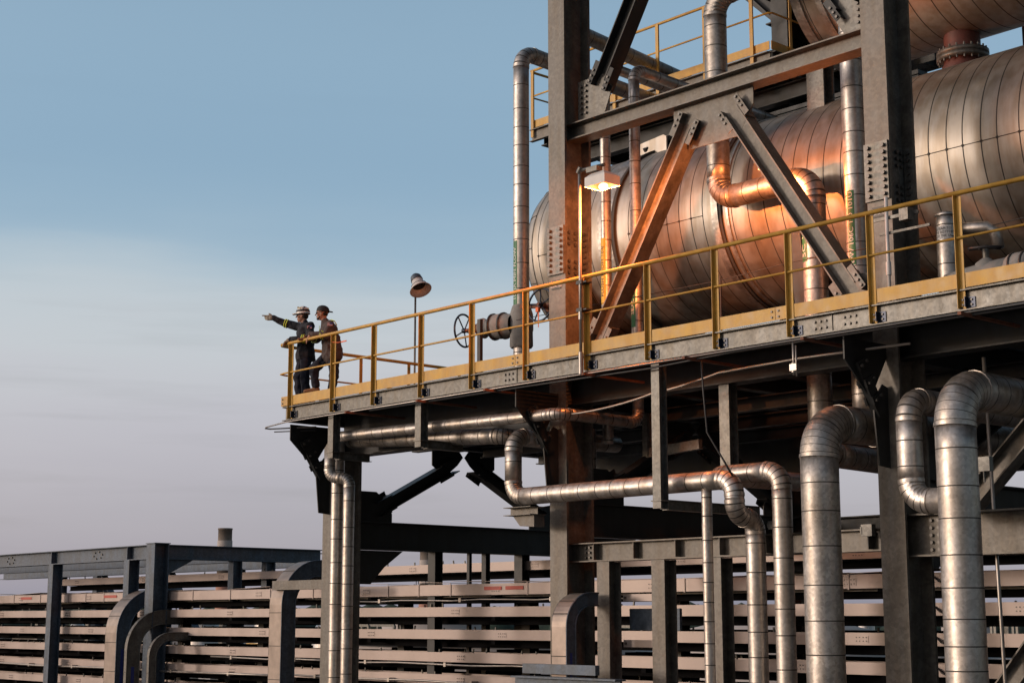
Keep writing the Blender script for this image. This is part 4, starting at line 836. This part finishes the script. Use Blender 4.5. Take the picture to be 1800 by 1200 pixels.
def hand(wr, d, side, curl=.35, point=False, k=1.0, bulk=1.0):
    # palm + four unequal fingers + thumb; d = direction of the palm, side = direction of the thumb side
    wr = V(wr); d = V(d).normalized(); sd_ = (V(side)-d*V(side).dot(d)).normalized(); n = d.cross(sd_); it = [('c', tuple(wr), tuple(wr+d*.035), .024*bulk, .030*bulk)]
    for j in range(4):
        off = (1.5-j)*.019*k; L_ = (.040, .045, .042, .033)[j]*k; a = wr+d*.085*k+sd_*off; it.append(('c', tuple(wr+d*.02+sd_*off*.7), tuple(a), .016*bulk, .0135*bulk))
        c = 0.06 if (point and j == 0) else curl; q = a; dr = d
        for seg_ in range(3):
            dr = (dr*math.cos(c)+n*math.sin(c)).normalized(); e = q+dr*L_*(1, .72, .55)[seg_]; it.append(('c', tuple(q), tuple(e), (.0105-.001*seg_)*bulk, (.0098-.001*seg_)*bulk)); q = e
    t0 = wr+d*.025+sd_*.026; t1 = t0+(d*.6+sd_*.8)*.035*k; t2 = t1+(d*.85+sd_*.35+n*.2)*.032*k
    it += [('c', tuple(t0), tuple(t1), .014*bulk, .0115*bulk), ('c', tuple(t1), tuple(t2), .0115*bulk, .009*bulk)]
    return it
def head(hc, tilt=0.0, beard=False):
    x, y, z = hc
    return [('e', (x-.01, y, z+.02), (.098, .076, .105)), ('e', (x+.012, y, z-.045), (.072, .058, .07)), ('e', (x+.055, y, z-.088), (.026, .028, .022)), ('c', (x+.082, y, z+.012), (x+.108, y, z-.022), .008, .013), ('e', (x+.080, y, z-.052), (.014, .024, .008)), ('e', (x+.078, y, z-.064), (.013, .021, .008)),
            ('e', (x+.070, y, z+.033), (.02, .05, .012)), ('e', (x-.005, y+.077, z-.01), (.018, .008, .03)), ('e', (x-.005, y-.077, z-.01), (.018, .008, .03)), ('e', (x+.055, y+.045, z-.02), (.022, .02, .02)), ('e', (x+.055, y-.045, z-.02), (.022, .02, .02))]
def band(mb, a, c, t, r, w=.012, m=0):
    a = V(a); c = V(c); d = (c-a).normalized(); p = a.lerp(c, t); mb.lathe(p-d*w/2, d, [(0, r*.93), (0, r), (w, r), (w, r*.93)], 22, m)
def flag(F, c, nrm, up, w=.085, h=.05, parent=None):
    c = V(c); n = V(nrm).normalized(); u = (V(up)-n*V(up).dot(n)).normalized(); r = u.cross(n); b = MB()
    def q(x0, x1, y0, y1, m, lift): b.plate([c+r*x0+u*y0+n*lift, c+r*x1+u*y0+n*lift, c+r*x1+u*y1+n*lift, c+r*x0+u*y1+n*lift], .003, m)
    for i in range(7): q(-w/2, w/2, -h/2+h*i/7, -h/2+h*(i+1)/7, 0 if i % 2 == 0 else 1, .0)
    q(0, w/2, 0, h/2, 2, .003)
    return F.mesh('flag_patch', ['patch', 'silver', 'blue'], b, parent)
# man one: pointing
m1 = thing('person', (-22.25, 15.25, DZ), 'man in dark navy work clothes and white helmet at the rail, pointing left', 'person', 'two men on the walkway')
F = Figure(m1, (-22.25, 15.25, DZ+.008))
H = (.075, 0, 1.555); LS, LE, LW_ = (-.085, .175, 1.345), (-.10, .27, 1.12), (.24, .16, 1.115); RS, RE, RW = (.13, -.17, 1.39), (.41, -.20, 1.47), (.60, -.19, 1.555)
hipL, hipR, knL, knR, anL, anR = (-.03, .09, .90), (.05, -.09, .90), (-.0, .11, .49), (.13, -.10, .50), (-.04, .11, .09), (.09, -.10, .09)
F.blob('body', 'skin', head(H)+[('c', (.02, 0, 1.37), (.055, 0, 1.5), .058, .052), ('c', LS, LE, .045, .036), ('c', LE, LW_, .036, .026), ('c', RS, RE, .045, .036), ('c', RE, RW, .036, .026), ('e', (.01, 0, 1.2), (.10, .15, .22)), ('c', (0, 0, 1.1), (0, 0, .93), .12, .13),
    ('c', hipL, knL, .075, .05), ('c', knL, anL, .05, .035), ('c', hipR, knR, .075, .05), ('c', knR, anR, .05, .035)]+hand(LW_, (.95, -.15, -.30), (0, -1, .2), .5)+hand(RW, (.98, 0, .12), (0, .2, 1), .7, True), .0075, 4)
F.blob('jacket', 'navy', [('e', (.02, 0, 1.24), (.145, .205, .20)), ('c', (.02, .08, 1.33), LS, .085, .075), ('c', (.04, -.08, 1.35), RS, .085, .075), ('c', (.0, .045, 1.15), (-.015, .055, .86), .135, .150), ('c', (.02, -.045, 1.15), (.03, -.055, .86), .135, .150), ('c', LS, LE, .077, .066), ('c', LE, LW_, .066, .052),
    ('c', RS, RE, .080, .066), ('c', RE, RW, .064, .048), ('c', (.025, 0, 1.38), (.03, 0, 1.43), .085, .068), ('e', (-.01, .0, .80), (.165, .19, .04))], .010, 4, disp=.02)
F.blob('trousers', 'jeans', [('e', (.0, 0, .86), (.13, .165, .13)), ('c', hipL, knL, .105, .080), ('c', knL, (anL[0], anL[1], .10), .080, .068), ('c', hipR, knR, .105, .080), ('c', knR, (anR[0], anR[1], .10), .080, .068)], .010, 4, disp=.02)
for a_ in (anL, anR): F.blob('boot', 'boot' if a_ is anL else 'boot', [('c', (a_[0]-.03, a_[1], .05), (a_[0]+.16, a_[1], .035), .046, .036), ('c', (a_[0], a_[1], .05), (a_[0], a_[1], .15), .045, .045)], .009, 3)
F.blob('glove', 'glove', hand((LW_[0]+.01, LW_[1], LW_[2]-.005), (.95, -.15, -.30), (0, -1, .2), .5, bulk=1.35)+[('c', LW_, (LW_[0]+.05, LW_[1]-.008, LW_[2]-.015), .037, .032)], .006, 2)
F.blob('glove', 'glove', hand(RW, (.98, 0, .06), (0, .25, 1), .62, True, 1.1, 1.35)+[('c', (RW[0]-.03, RW[1], RW[2]-.01), (RW[0]+.04, RW[1], RW[2]+.004), .040, .033)], .006, 2)
b = MB()
for t_ in (.62, .72): band(b, LE, LW_, t_-.35, .074)
for t_ in (.86, .98): band(b, RS, RE, t_-.05, .078)
F.mesh('reflective_tape', 'hivis', b); flag(F, (-.085, .262, 1.315), (-.1, 1, .15), (0, 0, 1))
x, y, z = H
b = MB(); pr_ = [(0, .122), (.012, .121), (.05, .116), (.09, .098), (.118, .066), (.132, .03), (.135, 0)]
b.lathe((x-.012, y, z+.035), (.06, 0, 1), pr_, 28); b.lathe((x-.012, y, z+.035), (.06, 0, 1), [(-.006, .118), (-.006, .125), (.003, .125), (.003, .12)], 28)
b.add([(x+.085, -.085, z+.04), (x+.165, -.045, z+.028), (x+.17, .045, z+.028), (x+.085, .085, z+.04), (x+.085, -.085, z+.032), (x+.165, -.045, z+.020), (x+.17, .045, z+.020), (x+.085, .085, z+.032)], [(0,1,2,3), (7,6,5,4), (0,4,5,1), (1,5,6,2), (2,6,7,3)])
hm = F.mesh('helmet', 'helmet', b)
b = MB().lathe((x-.012, y, z+.035), (.06, 0, 1), [(.028, .123), (.066, .114)], 28, 0)
F.mesh('goggle_strap', 'black', b, hm)
b = MB()
for a_, h_, c_ in ((R(70), .085, 0), (R(110), .10, 1), (R(40), .10, 0), (R(150), .085, 0), (R(95), .075, 1)):
    n_ = V((math.cos(a_)*.8, math.sin(a_)*.8, .55)).normalized(); b.plate([V((x-.012, y, z+.035))+n_*.123+V((dx, 0, dz+h_-.07)) for dx, dz in ((-.015, -.012), (.015, -.012), (.015, .012), (-.015, .012))], .006, c_)
F.mesh('helmet_sticker', ['stickers', 'black'], b, hm)
b = MB().ball((x+.088, .034, z+.010), 1, 10, 8, sc_=(.012, .030, .018)).ball((x+.088, -.034, z+.010), 1, 10, 8, sc_=(.012, .030, .018)).bar((x+.085, .06, z+.014), (x-.005, .082, z+.010), .006, .012).bar((x+.094, -.02, z+.014), (x+.094, .02, z+.014), .006, .008)
F.mesh('sunglasses', 'glasses', b)
F.blob('hair', 'hair', [('e', (x-.045, 0, z-.005), (.062, .079, .058)), ('c', (x-.01, .074, z+.02), (x-.005, .075, z-.005), .012, .010)], .008, 2)
# man two: leaning
m2 = thing('person', (-21.6, 15.32, DZ), 'bearded man in brown grey jacket and backward black cap, forearms on the rail', 'person', 'two men on the walkway')
F = Figure(m2, (-21.6, 15.32, DZ+.008))
H = (.175, 0, 1.51); LS, LE, LW_ = (.01, .18, 1.285), (.05, .26, 1.09), (.33, .155, 1.135); RS, RE, RW = (.11, -.16, 1.29), (.28, -.13, 1.09), (.40, .03, 1.115)
hipL, hipR, knL, knR, anL, anR = (-.04, .09, .83), (.02, -.09, .83), (-.06, .11, .46), (.30, -.10, .60), (-.01, .11, .09), (.27, -.08, .285)
F.blob('body', 'skin', head(H)+[('c', (.09, 0, 1.31), (.15, 0, 1.45), .060, .052), ('c', LS, LE, .045, .036), ('c', LE, LW_, .036, .026), ('c', RS, RE, .045, .036), ('c', RE, RW, .036, .026), ('e', (.04, 0, 1.15), (.10, .15, .2)), ('c', (.02, 0, 1.05), (-.02, 0, .86), .12, .13),
    ('c', hipL, knL, .075, .05), ('c', knL, anL, .05, .035), ('c', hipR, knR, .075, .05), ('c', knR, anR, .05, .035)]+hand(LW_, (.62, -.1, -.75), (.4, -1, .2), .28)+hand(RW, (.75, .3, -.5), (0, 1, .4), .3), .0075, 4)
F.blob('jacket', 'brown', [('e', (.05, 0, 1.19), (.150, .205, .19)), ('c', (.06, .08, 1.27), LS, .088, .080), ('c', (.08, -.08, 1.27), RS, .085, .078), ('c', (.0, .05, 1.08), (-.035, .06, .80), .145, .165), ('c', (.03, -.05, 1.08), (.01, -.06, .80), .145, .160), ('c', LS, LE, .084, .072), ('c', LE, LW_, .070, .052),
    ('c', RS, RE, .080, .068), ('c', RE, RW, .066, .050), ('c', (.09, 0, 1.31), (.11, 0, 1.37), .09, .070), ('e', (-.02, 0, .76), (.175, .20, .04))], .010, 4, disp=.022)
F.blob('trousers', 'jeans', [('e', (-.02, 0, .80), (.13, .165, .13)), ('c', hipL, knL, .105, .082), ('c', knL, (anL[0], anL[1], .10), .082, .070), ('c', hipR, knR, .105, .085), ('c', knR, (anR[0]-.005, anR[1], .30), .085, .070)], .010, 4, disp=.02)
F.blob('boot', 'boot', [('c', (anL[0]-.03, anL[1], .05), (anL[0]+.16, anL[1], .035), .046, .036), ('c', anL, (anL[0], anL[1], .15), .045, .045)], .009, 3)
F.blob('boot', 'boot', [('c', (anR[0]-.035, anR[1], .235), (anR[0]+.165, anR[1], .205), .046, .034), ('c', anR, (anR[0]-.01, anR[1], .34), .046, .047)], .009, 3)
b = MB()
for t_ in (.20, .32): band(b, LE, LW_, t_, .074)
for t_ in (.25,): band(b, RE, RW, t_, .070)
for sy in (.14, .17): b.tube([(.0, sy, 1.375), (-.06, sy+.02, 1.35), (-.10, sy+.02, 1.28)], .008, 6)
b.box((.205, .015, 1.20), (.212, .03, 1.30))
F.mesh('reflective_tape', 'hivis', b); flag(F, (.005, .272, 1.28), (-.1, 1, .2), (0, 0, 1), .09, .055)
x, y, z = H
b = MB().lathe((x-.015, y, z+.03), (-.12, 0, 1), [(0, .110), (.03, .109), (.065, .100), (.092, .075), (.108, .04), (.112, 0)], 26)
b.add([(x-.105, -.065, z+.045), (x-.185, -.035, z+.030), (x-.185, .035, z+.030), (x-.105, .065, z+.045), (x-.105, -.065, z+.037), (x-.185, -.035, z+.022), (x-.185, .035, z+.022), (x-.105, .065, z+.037)], [(0,1,2,3), (7,6,5,4), (0,4,5,1), (1,5,6,2), (2,6,7,3)])
F.mesh('cap', 'cap', b)
b = MB().ball((x+.088, .034, z+.010), 1, 10, 8, sc_=(.010, .026, .015)).ball((x+.088, -.034, z+.010), 1, 10, 8, sc_=(.010, .026, .015)).bar((x+.085, .058, z+.012), (x-.005, .082, z+.010), .005, .008)
F.mesh('glasses', 'glasses', b)
F.blob('hair', 'hair', [('e', (x-.045, 0, z-.005), (.060, .078, .050)), ('c', (x+.0, .073, z+.015), (x+.005, .072, z-.02), .012, .010)], .008, 2)
F.blob('beard', 'hair', [('e', (x+.062, 0, z-.090), (.028, .034, .020)), ('c', (x+.03, .052, z-.06), (x+.06, .03, z-.085), .012, .012), ('c', (x+.03, -.052, z-.06), (x+.06, -.03, z-.085), .012, .012), ('c', (x+.093, -.018, z-.042), (x+.093, .018, z-.042), .006, .006)], .006, 1)
tag(MB().tube([(-21.0, 14.91, 14.45), (-20.8, 14.87, 14.41), (-20.62, 14.84, 14.40)], .006, 5).box((-20.66, 14.835, 14.39), (-20.52, 14.845, 14.41)).build('rail_ribbon', 'orange', origin=(-21, 14.9, 14.4)), 'small orange ribbon tied to the rail post beside the two men', 'ribbon')

# unseen deck added above the frame to keep sky light off the vessels
for y0, y1 in ((15.0, 21.3),):
    MB().box((-17.4, y0, 21.45), (-6.5, y1, 21.5)).build('added_shade_deck', 'grating', fr)

# ------------------------------------------------------------------ far plant seen through the gaps
def stack(x, y, r, z, label):
    t = thing('smokestack', (x, y, 0), label, 'smokestack', 'far smokestacks')
    MB().lathe((x, y, 0), (0,0,1), [(0, r*1.15), (z-4, r), (z-4, r*1.06), (z-3.7, r*1.06), (z-3.7, r), (z-.3, r), (z-.3, r*1.05), (z, r*1.05), (z, r*.85), (z-1, r*.85)], 28).build('shaft', 'chim', t)
    MB().lathe((x, y, z-6.6), (0,0,1), [(0, r*1.09), (4.3, r*1.07)], 28).build('pale_band', 'chimw', t)
    MB().lathe((x, y, z-16), (0,0,1), [(0, r*1.16), (7.5, r*1.10)], 28).build('red_band', 'chimred', t)
    b = MB()
    for k in range(8):
        a = 2*PI*k/8; b.cyl((x+r*1.5*math.cos(a), y+r*1.5*math.sin(a), z-7.2), (x+r*1.5*math.cos(a), y+r*1.5*math.sin(a), z-6), .08, 5)
    b.lathe((x, y, z-7.3), (0,0,1), [(0, r*1.1), (0, r*1.5), (.12, r*1.5), (.12, r*1.1)], 20); b.build('gallery', 'steel_dark', t)
def far(px_lat, d, z=0):
    return V((-math.cos(AZ)*d+math.sin(AZ)*px_lat*d, math.sin(AZ)*d+math.cos(AZ)*px_lat*d, z))
p = far(-.179, 300); stack(p.x, p.y, 1.3, 26.8, 'brown topped smokestack rising behind the left rack beam')
p = far(-.053, 300); stack(p.x, p.y, 1.3, 23.2, 'lower pale smokestack seen under the dark cross beam')
rnd = random.Random(11)
def plant(i, lat, d):
    p = far(lat, d); k = i % 4; x, y = p.x, p.y
    if k == 0:
        h = rnd.uniform(5, 9.5); r = rnd.uniform(4, 9)
        t = thing('storage_tank', (x, y, 0), 'far pale storage tank', 'tank', 'far storage tanks beyond the trays'); MB().lathe((x, y, 0), (0,0,1), [(0, r), (h, r), (h+.6, r*.5), (h+.8, 0)], 32).build('shell', 'chimw', t)
        MB().lathe((x, y, h), (0,0,1), [(0, r*1.01), (.15, r*1.03), (.15, r*.98)], 32).build('rim', 'steel_dark', t)
    elif k == 1:
        w = rnd.uniform(8, 16); h = rnd.uniform(5, 10.2); t = thing('process_frame', (x, y, 0), 'far open steel process frame', 'frame', 'far process frames beyond the trays')
        b = MB()
        for a in range(4):
            for c in (0, 4): b.bar((x-w/2+a*w/3, y+c, 0), (x-w/2+a*w/3, y+c, h), .3, .3, (0,1,0))
        for z in (h*.33, h*.66, h): b.bar((x-w/2, y, z), (x+w/2, y, z), .25, .35).bar((x-w/2, y+4, z), (x+w/2, y+4, z), .25, .35)
        b.build('columns', 'steel_light', t)
        b = MB()
        for z in (h*.36, h*.7): b.cyl((x-w*.6, y+1.5, z+.4), (x+w*.6, y+1.5, z+.4), .3, 10).cyl((x-w*.6, y+2.6, z+.3), (x+w*.6, y+2.6, z+.3), .2, 10)
        b.build('pipes', 'clad', t, fix=False)
    elif k == 2:
        t = thing('plant_building', (x, y, 0), 'far low pale plant building', 'building', 'far buildings beyond the trays'); w = rnd.uniform(6, 14); h = rnd.uniform(4, 9)
        MB().box((x-w/2, y, 0), (x+w/2, y+8, h)).build('wall', ['chimw', 'chimred', 'concrete'][i % 3], t); MB().box((x-w/2-.3, y-.3, h), (x+w/2+.3, y+8.3, h+.3)).build('roof', 'steel', t)
        b = MB()
        for q in range(4): b.box((x-w*.4+q*w*.22, y-.05, h*.45), (x-w*.4+q*w*.22+w*.12, y-.01, h*.7))
        b.build('window_row', 'black', t)
    else:
        h = rnd.uniform(8, 10.8); r = rnd.uniform(.8, 1.8); t = thing('process_column', (x, y, 0), 'far slim silver process column', 'column', 'far silver process columns'); MB().lathe((x, y, 0), (0,0,1), [(0, r), (h, r), (h+r*.4, r*.7), (h+r*.5, 0)], 20).build('shell', 'clad', t)
        b = MB()
        for z in (h*.4, h*.75): b.lathe((x, y, z), (0,0,1), [(0, r*1.01), (0, r*1.6), (.12, r*1.6), (.12, r*1.01)], 16)
        b.build('gallery', 'yellow', t)
for i in range(46): plant(i, -.34+.70*((i*.618) % 1.0), rnd.uniform(70, 260))
# far tree line at the horizon
b = MB()
for i in range(900):
    p = far(rnd.uniform(-.42, .42), rnd.uniform(560, 760)); r = rnd.uniform(4, 8)
    b.ball((p.x, p.y, r*.8), r, 7, 4, sc_=(1.2, 1.2, rnd.uniform(.9, 1.4)))
tag(b.build('treeline', 'leaf', origin=far(0, 650)), 'far bluish green tree line on the horizon seen between the trays', 'trees', kind='stuff')

# conduits and small fittings in front of the tray bank
for i, (z, xa, xb, r_) in enumerate(((8.90, -48, -27.0, .022), (9.23, -29.5, -19.0, .015), (8.93, -26.5, -13.0, .018), (10.33, -24.5, -17.3, .012))):
    q = MB().tube([(xa+(xb-xa)*k/10, 18.0, z+.012*math.sin(k*2.1+i)) for k in range(11)], r_, 8)
    x = xa+.8
    while x < xb: q.box((x-.03, 17.98, z-.035), (x+.03, 18.11, z+.035)); x += 2.3
    tag(q.build('conduit', 'conduit', origin=(xa, 18, z), fix=False), ['thin pale conduit along the bottom left in front of the lowest trays', 'thin conduit just above the fifth tray between the left drops and the left column', 'thin conduit low down between the two left tower columns', 'very thin conduit below the topmost tray between the two tower columns'][i], 'conduit', 'thin conduits fixed in front of the trays')
